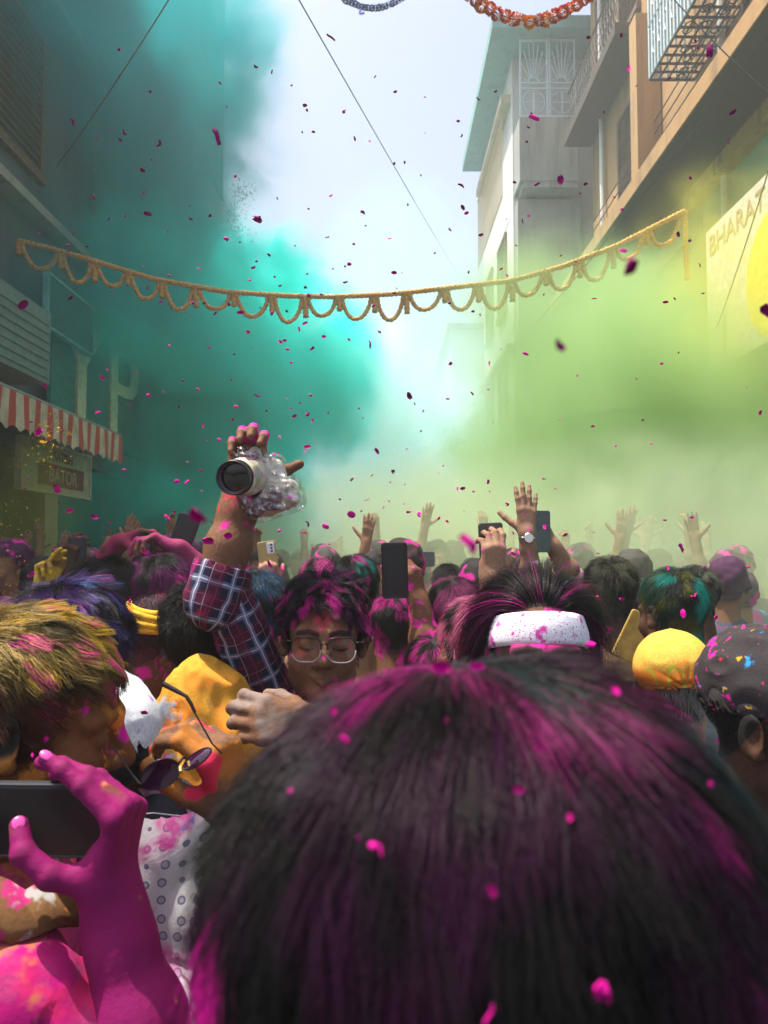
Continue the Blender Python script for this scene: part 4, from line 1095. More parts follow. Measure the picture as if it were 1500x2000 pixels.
def allpowder(col, amt=.9): return lambda h,t,v: over(t, col, amt*sstep(vnoise(h,26,3),.1,.55))
BACK = R(180)

# purple-blue tousled head in front of the yellow dusted man
person('man seen from behind with tousled purple and blue dusted hair', P(152,1285,1.28), frame(BACK+R(-18),R(8),R(5)), SK_DARK, C_DARK,
    hair=hair_style(15000,.055,seed=41,k=7,rad=.00024,lock=(700,.55,.008),lift=.55,clump=.8,cscale=48,tints=[((.05,.018,.11),.62,3),(BLU,.13,9),((.2,.16,.45),.14,15),(MAG,.12,21)],tscale=30), seed=2)
person('dark haired man in profile half hidden behind the purple haired head, looking right', P(212,1178,2.2), frame(R(75),R(6),0), SK_DARK, C_DARK,
    hair=hair_style(9000,.05,seed=42,rad=.00032,lift=.6,clump=.7), face_tint=lambda v,t: over(t,(.4,.05,.15),gauss((-.05,-.08,.0),.03)(v)*.6),
    arms=[raised(P(232,1058,2.45),P(160,1148,2.5),P(150,1260,2.35),(.2,-.3,-1),1,CLAW,1.55,allpowder((.22,.015,.06)),hand_dir=(.85,0,.25))])
# shaved man with a yellow headcloth
def build_headcloth():
    pos = P(305,1262,1.85); M = frame(BACK+R(-40),R(18),R(-8))
    r = person('close cropped man from behind with a twisted yellow headcloth', pos, M, SK_MAG, C_KHAKI, scalp_dark=False,
        face_tint=lambda v,t: over(over(t,(.05,.02,.03),scalp(v)*.8),RED,gauss((.06,.03,-.03),.06)(v)*.8), seed=3,
        hair=hair_style(7000,.006,seed=43,k=3,rad=.0003,lift=1.0,tints=[((.3,.02,.1),.5,4)]))
    T = Matrix.Translation(pos)@M; o=np.array(r.location); m=MB()
    for q in range(5):
        rr = .012; pts=[]
        for j in range(33):
            a=2*math.pi*j/32; z=.045+.012*q-.022*math.sin(a)+.004*math.sin(3*a+q); sc=math.sqrt(max(.05,1-((z-.04)/.088)**2)); pts.append(np.array(T@Vector(((.080+.003*(q%2))*sc*math.cos(a),.014+(.099+.003*(q%2))*sc*math.sin(a),z)))-o)
        m.tube(pts,rr*.75,7,False)
    m.build('headcloth', cloth('mustard yellow cloth',(.72,.40,.03),[(ORG,.2)],seed=44), r, True)
build_headcloth()
person('dark curly haired person from behind in a yellow kurta beside the plaid sleeve', P(400,1250,1.62), frame(BACK+R(10),R(-8),R(6)), SK_DARK, C_YEL, hair=(H_CURL[0],None,None), wrinkle=.018, sres=.006, sh_drop=.16, sh_w=.15, lean=(-.035,-.22), belly=.15, seed=9,
    shirt_extra=lambda p: smin(s_ell(p, P(398,1480,1.42), (.118,.10,.20)), s_cap(p,P(425,1320,1.45),P(420,1298,1.45),.03,.012),.02))
def build_cap_boy():
    pos = P(214,1492,1.18); M = frame(BACK+R(-15),R(10),R(4))
    def st(v,t): t[:,0] = sstep(v[:,2],pos.z-.26,pos.z-.17); t[:,3]=1; return t
    r = person('shorter person from behind in a white cap and white shirt with blue medallions', pos, M, SK_DARK, C_PRINT, hair=None, sh_drop=.17, sh_w=.15, lean=(.055,-.06), wrinkle=.006, sres=.005, seed=6, shirt_tint=st,
        shirt_extra=lambda p: s_ell(p, P(300,1700,1.08), (.10,.09,.17)))
    T = Matrix.Translation(pos)@M; o=np.array(r.location)
    def f(p):
        c = s_ell(p,(0,.014,.05),(.082,.102,.092)); c = np.maximum(c, -(p[:,2]-.012-.10*p[:,1])); c = smin(c, s_cap(p,(0,.05,.135),(0,-.04,.125),.014,.014), .03)
        return np.maximum(c, -s_ell(p,(0,.014,.03),(.077,.097,.09)))
    v,q = sdf_mesh(f,(-.11,-.13,-.03),(.11,.14,.18),.004); n=vnormals(v,q); v = v-n*(np.abs(vnoise(v,35,2)-.5)*.008)[:,None]
    put('cap', xf(T,v), q, C_WHITE, r)
    # shirt seams: back yoke and collar band
    m=MB(); m.tube([P(258,1592,1.0)-r.location,P(300,1588,.985)-r.location,P(352,1594,1.0)-r.location],.0012,5); m.build('seam', plain('grey seam thread',(.2,.2,.26),.9,.1,50,0), r)
build_cap_boy()
# teal turban head, orange printed cap, black stained cap on the right
person('person from behind whose round hair is dusted teal green', P(1312,1200,2.1), frame(BACK+R(20),R(6),0), SK_DARK, C_GREY,
    hair=hair_style(9000,.03,seed=51,k=5,rad=.00035,lift=.6,clump=.3,tints=[((.02,.07,.045),.7,3),((.0,.30,.25),.24,9),((.12,.12,.02),.3,5)],tscale=16))
def build_orange_cap():
    pos = P(1314,1350,1.72); M = frame(BACK+R(-8),R(6),R(2))
    r = person('grey haired man from behind in a gathered orange and yellow printed cap', pos, M, SK_FAIR, C_KHAKI, hair=hair_style(5000,.02,seed=52,k=4,rad=.00035,lift=.3,tints=[((.38,.36,.33),.75,3)],base=(.25,.23,.21,.8)), seed=8)
    T = Matrix.Translation(pos)@M
    def f(p):
        c = s_ell(p,(0,.012,.046),(.084,.104,.098)); c = smin(c, s_ell(p,(0,.03,.06),(.086,.092,.07)),.02)
        return np.maximum(np.maximum(c, -(p[:,2]+.006-.06*(p[:,1]))), -s_ell(p,(0,.014,.03),(.078,.098,.085)))
    v,q = sdf_mesh(f,(-.11,-.13,-.03),(.11,.15,.18),.0035); n=vnormals(v,q)
    k = np.array((-.004,.118,.014)); dv = v-k; ang = np.arctan2(dv[:,2],dv[:,0]); rr = np.linalg.norm(dv,axis=1)
    w = np.abs(np.sin(ang*5.5))**.6*np.exp(-rr/.07)*sstep(rr,.0,.02); v2 = v+n*((w-.5)*.007*np.exp(-rr/.08))[:,None] - n*(np.abs(vnoise(v,30,4)-.5)*.006)[:,None]
    t = np.zeros((len(v),4)); t = over(t,(.66,.20,.02),.9*sstep(v[:,2],.085,.02)); t = over(t,(.28,.42,.03),sstep(np.abs(vnoise(v*np.array((1,1,.6)),34,3)-.5),.05,.02)*sstep(vnoise(v,22,8),.38,.5))
    t = over(t,(.72,.16,.05),sstep(v[:,2]-.06*v[:,1],.012,.004)); t = over(t,(.55,.16,.03), sstep(np.abs(np.sin(ang*5.5)),.22,.05)*np.exp(-rr/.05)*.8)
    put('cap', xf(T,v2), q, cloth('yellow printed cotton',(.62,.36,.06),[(ORG,.3)],seed=53), r, t)
build_orange_cap()
def build_dark_cap():
    pos = P(1520,1408,1.08); M = frame(R(48),R(4),R(-6))
    r = person('dark faced man in a black cap splashed with pink and blue powder', pos, M, SK_DARK, C_DARK, hair=hair_style(6000,.006,seed=54,k=3,rad=.0002,lift=1.0), res=.003, head_kw=dict(jaw=1.03))
    T = Matrix.Translation(pos)@M
    def f(p):
        c = s_ell(p,(0,.014,.050),(.083,.104,.092)); c = np.maximum(np.maximum(c, -(p[:,2]-.024+.10*p[:,1])), -s_ell(p,(0,.014,.03),(.077,.097,.085)))
        b = s_ell(p,(0,-.095,.052),(.066,.075,.02)); b = np.maximum(b, -s_ell(p,(0,-.085,.040),(.066,.075,.024)))
        return smin(c,b,.01)
    v,q = sdf_mesh(f,(-.11,-.20,-.03),(.11,.15,.18),.0035); n=vnormals(v,q); w=np.abs(vnoise(v*np.array((1,.5,1)),38,5)-.5)*2; v=v-n*(w*.007)[:,None]
    t=np.zeros((len(v),4)); s0=sstep(v[:,2],.02,.07)
    t=over(t,(.65,.02,.2),sstep(vnoise(v,38,21),.42,.6)*(v[:,1]<-.085)*.9)
    put('cap', xf(T,v), q, cloth('black cap twill',(.035,.03,.032),[(MAG,.16),(RED,.05),((.5,.3,.02),-.04),(BLU,-.02)],seed=55,pscale=38), r, t)
build_dark_cap()
# hair and heads in the smoke
person('person from behind with thick magenta powdered crown, below the black phone', P(768,1232,2.5), frame(BACK,R(10),0), SK_MAG, C_GREY, hair=shared(hv(6000,61,[(MAG,.55,2)],tscale=16)))
person('person from behind with a maroon stained head wrap in the middle of the crowd', P(888,1215,2.2), frame(BACK+R(15),R(5),R(5)), SK_MAG, C_PINKM, hair=shared(hv(7000,62,[((.28,.03,.14),.6,4)],tscale=14)))
person('bare headed man facing the camera far back in the smoke', P(876,1150,3.9), frame(R(6),R(4),0), SK_FAIR, C_GREY, hair=(H_BLACK[0],None,None))
person('dark haired person from behind with a little teal and magenta powder on the crown', P(694,1155,2.65), frame(BACK,R(4),0), SK_DARK, C_KHAKI, hair=shared(hv(7000,63,[(TEAL,.22,3),(MAG,.16,8)],tscale=26)))
person('person from behind in a bright pink dusted cap far back behind the curly hair', P(622,1150,3.2), frame(BACK,R(4),0), SK_PLAIN, C_GREY, hair=shared(hv(6000,64,[((.75,.08,.38),.8,3)],tscale=20)))
person('person whose hair is thickly coated in pale pink powder beside the headband', P(925,1275,1.75), frame(BACK+R(25),R(8),R(-6)), SK_MAG, C_PALEPINK, hair=shared(hv(9000,65,[((.80,.22,.38),.95,3),((.75,.05,.25),.3,9)],tscale=30)))
person('large grey dusted round head from behind, right of the headband', P(1190,1160,2.75), frame(BACK,R(2),0), SK_DARK, C_KHAKI, hair=shared(hv(8000,66,[((.10,.11,.06),.5,3)],.05,lift=1.0)))
person('person from behind in a grey cap behind the teal dusted head', P(1352,1170,2.85), frame(BACK+R(30),R(2),0), SK_DARK, C_GREY, hair=shared(hv(7000,67,[((.14,.15,.10),.6,3)],.02)))
person('person in an orange shirt squeezed behind the plaid sleeve', P(508,1205,2.1), frame(BACK,R(12),0), SK_DARK, C_ORANGE, hair=shared(hv(7000,68,[((.02,.08,.16),.6,3),(MAG,.2,7)])), sh_drop=.17)
person('person from behind with purple magenta powdered hair left of the plaid cuff', P(322,1170,2.15), frame(BACK,R(8),0), SK_MAG, C_DARK, hair=shared(hv(7000,69,[((.13,.006,.10),.6,3),(MAG,.2,8)],tscale=14)),
    arms=[raised(P(352,1072,2.3),P(395,1130,2.35),P(380,1260,2.25),(-.5,-.3,-.8),1,CLAW,.5,allpowder((.25,.02,.09)),hand_dir=(-.85,0,.35))])
# arms with phones and open hands
ph = phone
def phone_person(label, plabel, head, pc, wrist, elbow, shoulder, palm, skinm, shirtm, hairo, side=1, up=(0,0,1), face=(0,-1,.1), sleeve=.5, tint=None, ch=None, lens=None, pmat=BLACKP, case=None, hand_dir=None, **kw):
    person(label, head, frame(BACK,R(-4),0), skinm, shirtm, hair=(hairo[0],None,None), arms=[raised(wrist,elbow,shoulder,palm,side,ch or GRIP,sleeve,tint,hand_dir)], **kw)
    phone(plabel, pc, up, face, mat=pmat, lens=lens, case=case)
phone_person('person in a cream sleeve holding a black phone straight up', 'tall black phone held upright by the cream sleeved arm', P(850,1330,2.0), P(771,1114,2.05), P(818,1178,2.08), P(838,1290,2.05), P(900,1400,2.0), (-.75,.55,0), SK_MAG, C_CREAM, H_MAG, 1, (-.03,0,1), (.05,-1,.05), 1.35)
phone_person('person with a bare forearm holding a dark cased phone, left of the waving hand', 'dark grey cased phone gripped from below by a bare hand', P(968,1290,2.15), P(960,1072,2.20), P(958,1130,2.14), P(968,1235,2.15), P(1000,1380,2.1), (-.3,.95,0), SK_FAIR, C_PALEPINK, H_BLACK, 1, (-.05,0,1), (.05,-1,.05), .5, None, hand_chains(((.35,.7,.5),(.5,.8,.5),(.6,.8,.5),(.7,.8,.5)),thumb=(.85,-.3,.6)), pmat=plain('dark grey phone back',(.05,.048,.045),.5), hand_dir=(.12,0,1))
phone_person('person holding up a gold phone with pink smeared fingers', 'gold phone with a white camera block held by pink fingers', P(545,1200,2.9), P(524,1095,2.95), P(522,1150,2.92), P(520,1225,2.9), P(560,1300,2.9), (-.1,1,0), skin('pink dusted fair skin',(.50,.24,.17),[(PINK,.25)],seed=71), C_GREY, H_BLACK, 1, (-.12,0,1), (0,-1,0), .5, None, None, plain('white camera plate',(.75,.76,.8),.3,.03,20,0), plain('gold phone back',(.42,.32,.12),.35,.1,20,0))
phone_person('person in a pink sleeve with a phone behind the waving hand', 'grey green phone hazy in the smoke behind the waving hand', P(1120,1215,3.0), P(1056,1038,2.75), P(1082,1068,2.8), P(1122,1140,2.85), P(1150,1230,2.9), (-.8,.5,0), SK_FAIR, C_PALEPINK, H_GREY, 1, (0,0,1), (.15,-1,0), 1.35, None, None, pmat=plain('grey green phone glass',(.06,.09,.08),.3))
phone_person('person at the far left holding a dark phone near the shop front', 'small dark phone with a light on its edge at the far left', P(175,1215,3.0), P(151,1088,2.9), P(143,1112,2.92), P(150,1190,2.95), P(180,1260,3.0), (.4,.9,0), SK_DARK, C_DARK, H_BLACK, -1)
phone('dark phone slanted beside the drooping magenta hand', P(357,1050,2.4), (.35,0,1), (0,-1,.1))
phone('cracked gold phone tilted behind the headband person', P(1236,1242,2.3), (.45,0,.9), (0,-1,.1), mat=plain('gold phone shell',(.42,.28,.06),.4,.2,30), lens=plain('dark phone back glass',(.08,.08,.05),.3))
phone('sideways phone far back in the green smoke', P(818,1092,3.6), (1,0,0), (0,-1,0), mat=plain('pale grey phone glass',(.10,.14,.12),.3))
# waving hand with a watch
wv = P(1030,1043,2.75); we = P(1040,1110,2.8)
rw = person('person in a pale pink sleeve waving an open hand with a wristwatch', P(1075,1230,2.85), frame(BACK,0,0), SK_FAIR, C_PALEPINK, hair=(H_BLACK[0],None,None), arms=[raised(wv,we-Vector((0,0,.10)),P(1075,1290,2.85),(.1,1,.1),-1,OPEN,1.52,None,hand_dir=(-.02,0,1))])
wroot = empty('wristwatch', wv+Vector((0,-.028,-.015)), 'white dialled wristwatch on the waving wrist', 'watch')
MB().tube([(0,-.002,0),(0,.006,0)],[.019,.020],20).build('watch_case', METALW, wroot, True); MB().tube([(0,-.003,0),(0,-.0021,0)],.016,20).build('dial', plain('white dial',(.8,.8,.78),.3,.02,20,0), wroot)
m=MB(); m.tube([(.029*math.cos(w),.030+.027*math.sin(w),0) for w in np.linspace(0,2*math.pi,25)],.006,6,False); m.build('strap', METALW, wroot, True)
person('person raising a yellow powdered hand at the far left', P(110,1225,2.8), frame(BACK,0,0), SK_YEL, C_DARK, hair=(H_BLACK[0],None,None), arms=[raised(P(82,1150,2.7),P(72,1215,2.7),P(100,1290,2.75),(.7,-.6,.2),-1,hand_chains(((.7,.15,.1),(.75,.15,.1),(1.2,1.0,.6),(1.3,1.1,.6)),thumb=(.5,-.1,.95)),.6,allpowder((.62,.42,.03)))])
person('person reaching an orange sleeved arm up behind the dark profile', P(160,1235,2.75), frame(BACK,0,0), SK_MAG, C_ORANGE, hair=(H_BLACK[0],None,None), arms=[raised(P(228,1062,2.6),P(165,1138,2.65),P(175,1250,2.7),(.3,-.3,-1),1,CLAW,1.62,allpowder((.25,.02,.08)),hand_dir=(.8,0,.3))]) if False else None

# ------------------------------------------------------------------ the packed crowd beyond, down the street
def crowd_mat():
    t = NT('crowd cloth skin and hair'); at = t.n('ShaderNodeAttribute', attribute_name='tint'); oi = t.n('ShaderNodeObjectInfo'); o = t.obj()
    n = t.noise(o, 9, 4, .6); rnd = oi.outputs['Random']
    sh = t.mix(t.math('MULTIPLY',t.ramp(n,.55,.66),.8), oi.outputs['Color'], MAG)
    col = t.mix(at.outputs['Alpha'], sh, at.outputs['Color'])
    return t.bsdf(col, .75, None, Specular_IOR_Level=.2)
CROWD = crowd_mat()
def crowd_variant(kind, seed):
    rng = np.random.default_rng(seed); B = Parts()
    v,q = head_mesh(.009); n = vnormals(v,q); s = scalp(v); v = v+n*(s*(.012+.014*vnoise(v,45,seed)))[:,None]
    hc = [(.013,.011,.011),(.02,.015,.012),(.05,.012,.045),(.05,.045,.04)][seed%4]; skc = [(.24,.12,.07),(.32,.18,.11),(.18,.08,.045)][seed%3]
    t = tintof(len(v), skc, 1.0); t = over(t, hc, s); 
    if seed%3==0: t = over(t, MAG, s*sstep(vnoise(v,30,seed),.55,.7)*.7)
    B.add(v+np.array((0,0,1.52)), q, t)
    segs=[((0,.02,1.33),(0,.02,1.25),.08,.1)]
    for sx in (1,-1): segs += [((0,.02,1.28),(sx*.17,.02,1.27),.08,.065),((sx*.10,.02,1.18),(sx*.06,.03,.75),.115,.11)]
    ups = {'both':(1,-1),'right':(1,),'left':(-1,),'none':()}[kind]
    for sx in (1,-1):
        S=np.array((sx*.18,.02,1.26))
        if sx in ups:
            E=S+np.array((sx*rng.uniform(.03,.12),-.05,.22+rng.uniform(-.04,.06))); Wp=E+np.array((sx*rng.uniform(-.06,.06),rng.uniform(-.05,.05),.23))
            a,b,hh=arm_mesh(basis(Wp,Wp-E,(0,-1,0)),E,[OPEN,CLAW,REL,GRIP][rng.integers(4)],.0075,shoulder=S*.5+E*.5,mirror=sx>0); B.add(a,b,tintof(len(a),skc,1.0)); segs.append((S,S*.3+E*.7,.065,.055))
        else: segs.append((S,S+np.array((sx*.05,0,-.28)),.06,.05))
    v,q,_ = cloth_mesh(segs,None,.018,.010,12,seed); B.add(v,q,np.zeros((len(v),4)))
    f = lambda p: smin(s_cap(p,(-.09,0,.78),(-.1,0,.04),.09,.055), s_cap(p,(.09,0,.78),(.1,0,.04),.09,.055),.03)
    v,q = sdf_mesh(f,(-.24,-.16,-.03),(.24,.16,.9),.03); B.add(v,q,tintof(len(v),(.03,.032,.05),1.0))
    me = B.mesh('crowd_person'); me.materials.append(CROWD); return me
VARS = [crowd_variant(k,i) for i,k in enumerate(('none','both','none','left','none','right','none','none','none','none'))]
SHC = [(.5,.5,.5),(.6,.55,.5),(.55,.10,.28),(.05,.06,.10),(.5,.28,.04),(.1,.2,.3),(.62,.3,.4),(.2,.2,.2),(.6,.6,.62),(.3,.03,.12)]
CN = ['pale grey','cream','rose pink','navy','orange','slate blue','light pink','charcoal','white','dark magenta']; AN = {1:'with both arms up',3:'with the left arm up',5:'with the right arm up'}; AN = [AN.get(i,'with lowered arms') for i in range(10)]
hero_xy = [(o.location.x,o.location.y) for o in bpy.data.objects if o.get('category')=='person']
crng = random.Random(11); y = 2.9
while y < 13.5:
    step = .56 if y < 8 else .72; half = min(4.0, .56*y+.3); x = -half
    while x < half:
        px, py = x+crng.uniform(-.14,.14), y+crng.uniform(-.16,.16); x += step*(1.0 if y<9 else 1.15)
        if any((px-a)**2+(py-b)**2 < .36**2 for a,b in hero_xy): continue
        vi, ci = (crng.choice((0,2,4,6,7,8,9)) if py<5 else crng.randrange(10)), crng.randrange(10); o = bpy.data.objects.new('person', VARS[vi]); COL.objects.link(o)
        o.location = (px,py,0); o.rotation_euler = (0,0,BACK+crng.uniform(-.5,.5) if crng.random()<.8 else crng.uniform(-.6,.6))
        s = crng.uniform(.97,1.10); o.scale = (s,s,s); o.color = (*SHC[ci],1)
        tag(o,f'{CN[ci]} shirted reveller {AN[vi]} {("near the awning side" if px<-1.2 else "in mid street" if px<1.2 else "near the gate side")}{(" close by" if py<5 else " farther off" if py<9 else " far off")}','person','revellers packed down the street')
    y += step
# ------------------------------------------------------------------ awning, signs and air conditioner on the left
STRIPE = NT('red striped awning canvas'); _c = STRIPE.n('ShaderNodeSeparateXYZ', {0: STRIPE.obj()}); _n = STRIPE.noise(STRIPE.obj(), 5, 4)
_f = STRIPE.math('FRACT', STRIPE.math('ADD', STRIPE.math('DIVIDE', _c.outputs[1], .26), STRIPE.math('MULTIPLY',_n,.12)))
STRIPE.bsdf(STRIPE.mix(STRIPE.math('LESS_THAN', _f, .45), STRIPE.mix(STRIPE.ramp(_n,.3,.7),(.40,.34,.26),(.62,.55,.45)), (.45,.07,.05)), .9)
def build_awning():
    r = empty('shop_awning', (-3.5,8.2,3.2), 'red and cream striped canvas awning with a scalloped hem over the dark shop', 'awning'); o=np.array(r.location)
    m=MB(); n=64; y0,y1=5.6,9.85; vs=[]
    for i in range(n+1):
        y=y0+(y1-y0)*i/n; sag=.03*math.sin(i*1.3)
        for x,z in ((-4.6,3.62),(-4.05,3.43+sag*.4),(-3.55,3.26)): vs.append((x-o[0],y-o[1],z-o[2]))
    m.add(vs,[(i*3+j,(i+1)*3+j,(i+1)*3+j+1,i*3+j+1) for i in range(n) for j in (0,1)]); m.build('canopy', STRIPE.m, r, True)
    m=MB(); vs=[]
    for i in range(n*3+1):
        y=y0+(y1-y0)*i/(n*3); ph=(y-y0)/.21; sc=.38-.05*abs(math.sin(math.pi*ph)); wob=.02*math.sin(y*9)
        for z,xx in ((3.24,0),(3.24-sc*.5,wob*.5),(3.24-sc,wob)): vs.append((-3.5+xx-o[0],y-o[1],z-o[2]))
    m.add(vs,[(i*3+j,(i+1)*3+j,(i+1)*3+j+1,i*3+j+1) for i in range(n*3) for j in (0,1)]); q=m.build('valance', STRIPE.m, r, True)
    MB().tube([(-3.53-o[0],y0-o[1],3.25-o[2]),(-3.53-o[0],y1-o[1],3.25-o[2])],.03,8).build('front_bar', plain('grey awning pipe',(.20,.20,.19),.5), r)
    for y in (5.9,9.6): MB().tube([(-3.53-o[0],y-o[1],3.25-o[2]),(-4.58-o[0],y-o[1],2.6-o[2])],.018,6).build('brace', plain('grey awning pipe',(.20,.20,.19),.5), r)
build_awning()
def letters(txt, size, mat, parent, M, depth=.01, name='lettering'):
    c = bpy.data.curves.new(name,'FONT'); c.body = txt; c.size = size; c.extrude = depth; c.align_x='CENTER'; c.align_y='CENTER'; c.resolution_u = 3
    tmp = bpy.data.objects.new('tmp',c); COL.objects.link(tmp); bpy.context.view_layer.update()
    me = bpy.data.meshes.new_from_object(tmp.evaluated_get(bpy.context.evaluated_depsgraph_get())); bpy.data.objects.remove(tmp)
    me.materials.clear(); o = link(name, me, mat, parent); o.matrix_basis = M; return o
LFACE = Matrix(((0,0,1,0),(1,0,0,0),(0,1,0,0),(0,0,0,1)))     # text on a wall facing +x, read along +y
RFACE = Matrix(((0,0,-1,0),(-1,0,0,0),(0,1,0,0),(0,0,0,1)))   # text on a wall facing -x, read along -y
def wall_sign(name, label, x, y0, y1, z0, z1, mat, side, frame=None):
    r = empty(name, (x,(y0+y1)/2,(z0+z1)/2), label, 'sign'); hy,hz=(y1-y0)/2,(z1-z0)/2
    MB().box((-.03,-hy,-hz),(.03,hy,hz)).build('board', mat, r)
    if frame:
        for a,b in (((-.035,-hy-.03,-hz-.03),(.045*1,hy+.03,-hz)),((-.036,-hy-.03,hz),(.046,hy+.03,hz+.03)),((-.034,-hy-.03,-hz+.001),(.044,-hy,hz-.001)),((-.034,hy,-hz+.001),(.044,hy+.03,hz-.001))): MB().box(a,b).build('frame', frame, r)
    return r
r = wall_sign('shop_sign','small cream and maroon shop board hanging under the striped awning',-3.95,8.0,9.85,2.42,2.95,plain('cream sign board',(.42,.38,.28),.7),1,plain('pale sign frame',(.5,.48,.42),.6))
MB().box((.031,-.55,-.2),(.036,.72,.06)).build('panel', plain('maroon sign panel',(.20,.03,.03),.7), r)
letters('BATOR',.24,plain('faded cream letter paint',(.50,.38,.26),.8),r,Matrix.Translation((.042,.1,-.08))@LFACE,.004); letters('SATISH',.17,plain('dark letter paint',(.08,.03,.03),.8),r,Matrix.Translation((.034,.1,.15))@LFACE,.004)
r = wall_sign('hoarding','big teal hoarding with large cream letters above the awning end',-4.42,9.7,14.2,3.35,5.3,plain('teal hoarding paint',(.02,.22,.21),.6),1)
cl = plain('cream hoarding letter',(.72,.68,.50),.6)
for ch,yy,sz in (('Y',-1.35,2.3),('P',.35,2.3)): letters(ch,sz,cl,r,Matrix.Translation((.05,yy,-.05))@LFACE@Matrix.Diagonal((1.35,1,1,1)),.02,'letter')
r = empty('air_conditioner',(-4.1,7.6,4.0),'boxy window air conditioner on the left wall above the awning','air conditioner')
MB().box((-.5,-.45,-.4),(.3,.75,.42)).build('housing', plain('grey air conditioner steel',(.12,.17,.17),.5), r); MB().box((-.48,.752,-.38),(.28,.765,.40)).build('side_panel', plain('pale blue panel',(.30,.62,.66),.5), r)
for k in range(7): MB().box((.301,-.4,-.34+.1*k),(.315,.7,-.30+.1*k)).build('slat', plain('grey air conditioner steel',(.12,.17,.17),.5), r)
r = wall_sign('projecting_sign','pale framed box sign beyond the air conditioner on the left wall',-4.25,9.2,10.6,4.55,5.2,plain('dark teal sign',(.03,.16,.16),.6),1,plain('pale teal frame',(.25,.6,.58),.5))
# yellow-disc sign on the right
r = wall_sign('round_logo_sign','white hoarding with a big yellow disc and faint lettering on the right edge',4.12,6.6,9.25,3.95,5.75,plain('white sign board',(.60,.58,.52),.6),-1,None)
m=MB(); k=40; m.add([(-.034,-.40,-.2)]+[(-.034,-.40+.72*math.cos(w),-.2+.72*math.sin(w)) for w in np.linspace(0,2*math.pi,k,endpoint=False)],[(0,1+(j+1)%k,1+j) for j in range(k)]); m.build('disc', plain('yellow sign paint',(.80,.62,.02),.5), r)
letters('BHARAT',.36,plain('faint red brown letters',(.35,.22,.18),.7),r,Matrix.Translation((-.036,.55,.66))@RFACE,.002)
# yellow frame stall far right
r = empty('yellow_gate_frame',(2.9,9.6,0),'yellow painted gate frame glowing through the green smoke on the right','gate'); YG=plain('yellow gate paint',(.80,.55,.04),.5)
for x,y in ((3.35,8.3),(3.55,9.9),(3.6,11.6)): MB().box((x-2.9-.035,y-9.6-.035,0),(x-2.9+.035,y-9.6+.035,3.05)).build('post', YG, r)
MB().box((.40,-1.35,2.80),(.47,2.05,3.12)).build('top_board', YG, r)
m=MB(); vs=[]; 
for i in range(17): y=-1.35+3.4*i/16; a=abs(math.sin(i/16*math.pi*2)); vs += [(.435,y,2.82),(.435,y,2.75-.22*(1-a))]
m.add(vs,[(i*2,(i+1)*2,(i+1)*2+1,i*2+1) for i in range(16)]); q=m.build('scalloped_board', YG, r); s=q.modifiers.new('thick','SOLIDIFY'); s.thickness=.03

# ------------------------------------------------------------------ garlands
def flower(rad, seed):
    """pom-pom marigold: ruffled petals on a ball"""
    rg=np.random.default_rng(seed); m=MB(); n=46
    for i in range(n):
        z=1-2*(i+.5)/n; a=i*2.39996; d=np.array((math.sqrt(1-z*z)*math.cos(a),math.sqrt(1-z*z)*math.sin(a),z)); u=np.cross(d,(.3,.2,.9)); u/=np.linalg.norm(u); w=np.cross(d,u)
        c=d*rad*.55; tip=d*rad*rg.uniform(.9,1.08); s=rad*.30
        m.add([c,c*.9+d*rad*.3+u*s,tip+u*s*.6+w*s*.25,tip-u*s*.6-w*s*.2,c*.9+d*rad*.3-u*s],[(0,1,2,3,4)])
    return m.mesh('flower')
def chain(name, label, cat, pts, rad, mats, seed, spacing=1.25, group=None):
    rg=random.Random(seed); pts=[Vector(p) for p in pts]; r=empty(name, pts[len(pts)//2], label, cat, group)
    base=[]
    for i,mt in enumerate(mats): me=flower(rad,seed+i); me.materials.append(mt); base.append(me)
    MB().tube([p-r.location for p in pts],.004,4).build('string', plain('jute string',(.2,.15,.08),.9), r)
    d=0
    for a,b in zip(pts,pts[1:]):
        L=(b-a).length; 
        while d<L:
            o=bpy.data.objects.new('flower',base[min(len(mats)-1,int(rg.random()*len(mats)))]); COL.objects.link(o); o.parent=r; o.location=a+(b-a)*(d/L)-r.location+Vector((rg.uniform(-1,1),rg.uniform(-1,1),rg.uniform(-1,1)))*rad*.12; o.rotation_euler=(rg.random()*6,rg.random()*6,rg.random()*6); o.scale=[rg.uniform(.9,1.12)]*3
            d+=rad*spacing
        d-=L
    return r
def flowmat(name,col): 
    t=NT(name); n=t.noise(t.obj(),60,2); return t.bsdf(t.mix(t.ramp(n,.3,.7),tuple(q*.6 for q in col),col),.8,None,Specular_IOR_Level=.15)
MO=[flowmat('orange marigold petals',(.95,.34,.01)),flowmat('deep orange marigold petals',(.90,.22,.01)),flowmat('red orange marigold petals',(.75,.11,.02))]
def arc(a,b,sag,n=40): a,b=Vector(a),Vector(b); return [a+(b-a)*t+Vector((0,0,-sag*4*t*(1-t))) for t in np.linspace(0,1,n)]
chain('marigold_garland','bright orange marigold garland hanging in at the top of the street','garland',arc(P(905,-22,4.6),P(1170,-30,4.6),.22),.042,MO,3)
chain('blue_garland','pale blue tinsel garland at the top centre against the sky','garland',arc(P(640,-30,5.2),P(815,-30,5.2),.17),.022,[flowmat('pale blue tinsel',(.25,.32,.60))],5,1.1)
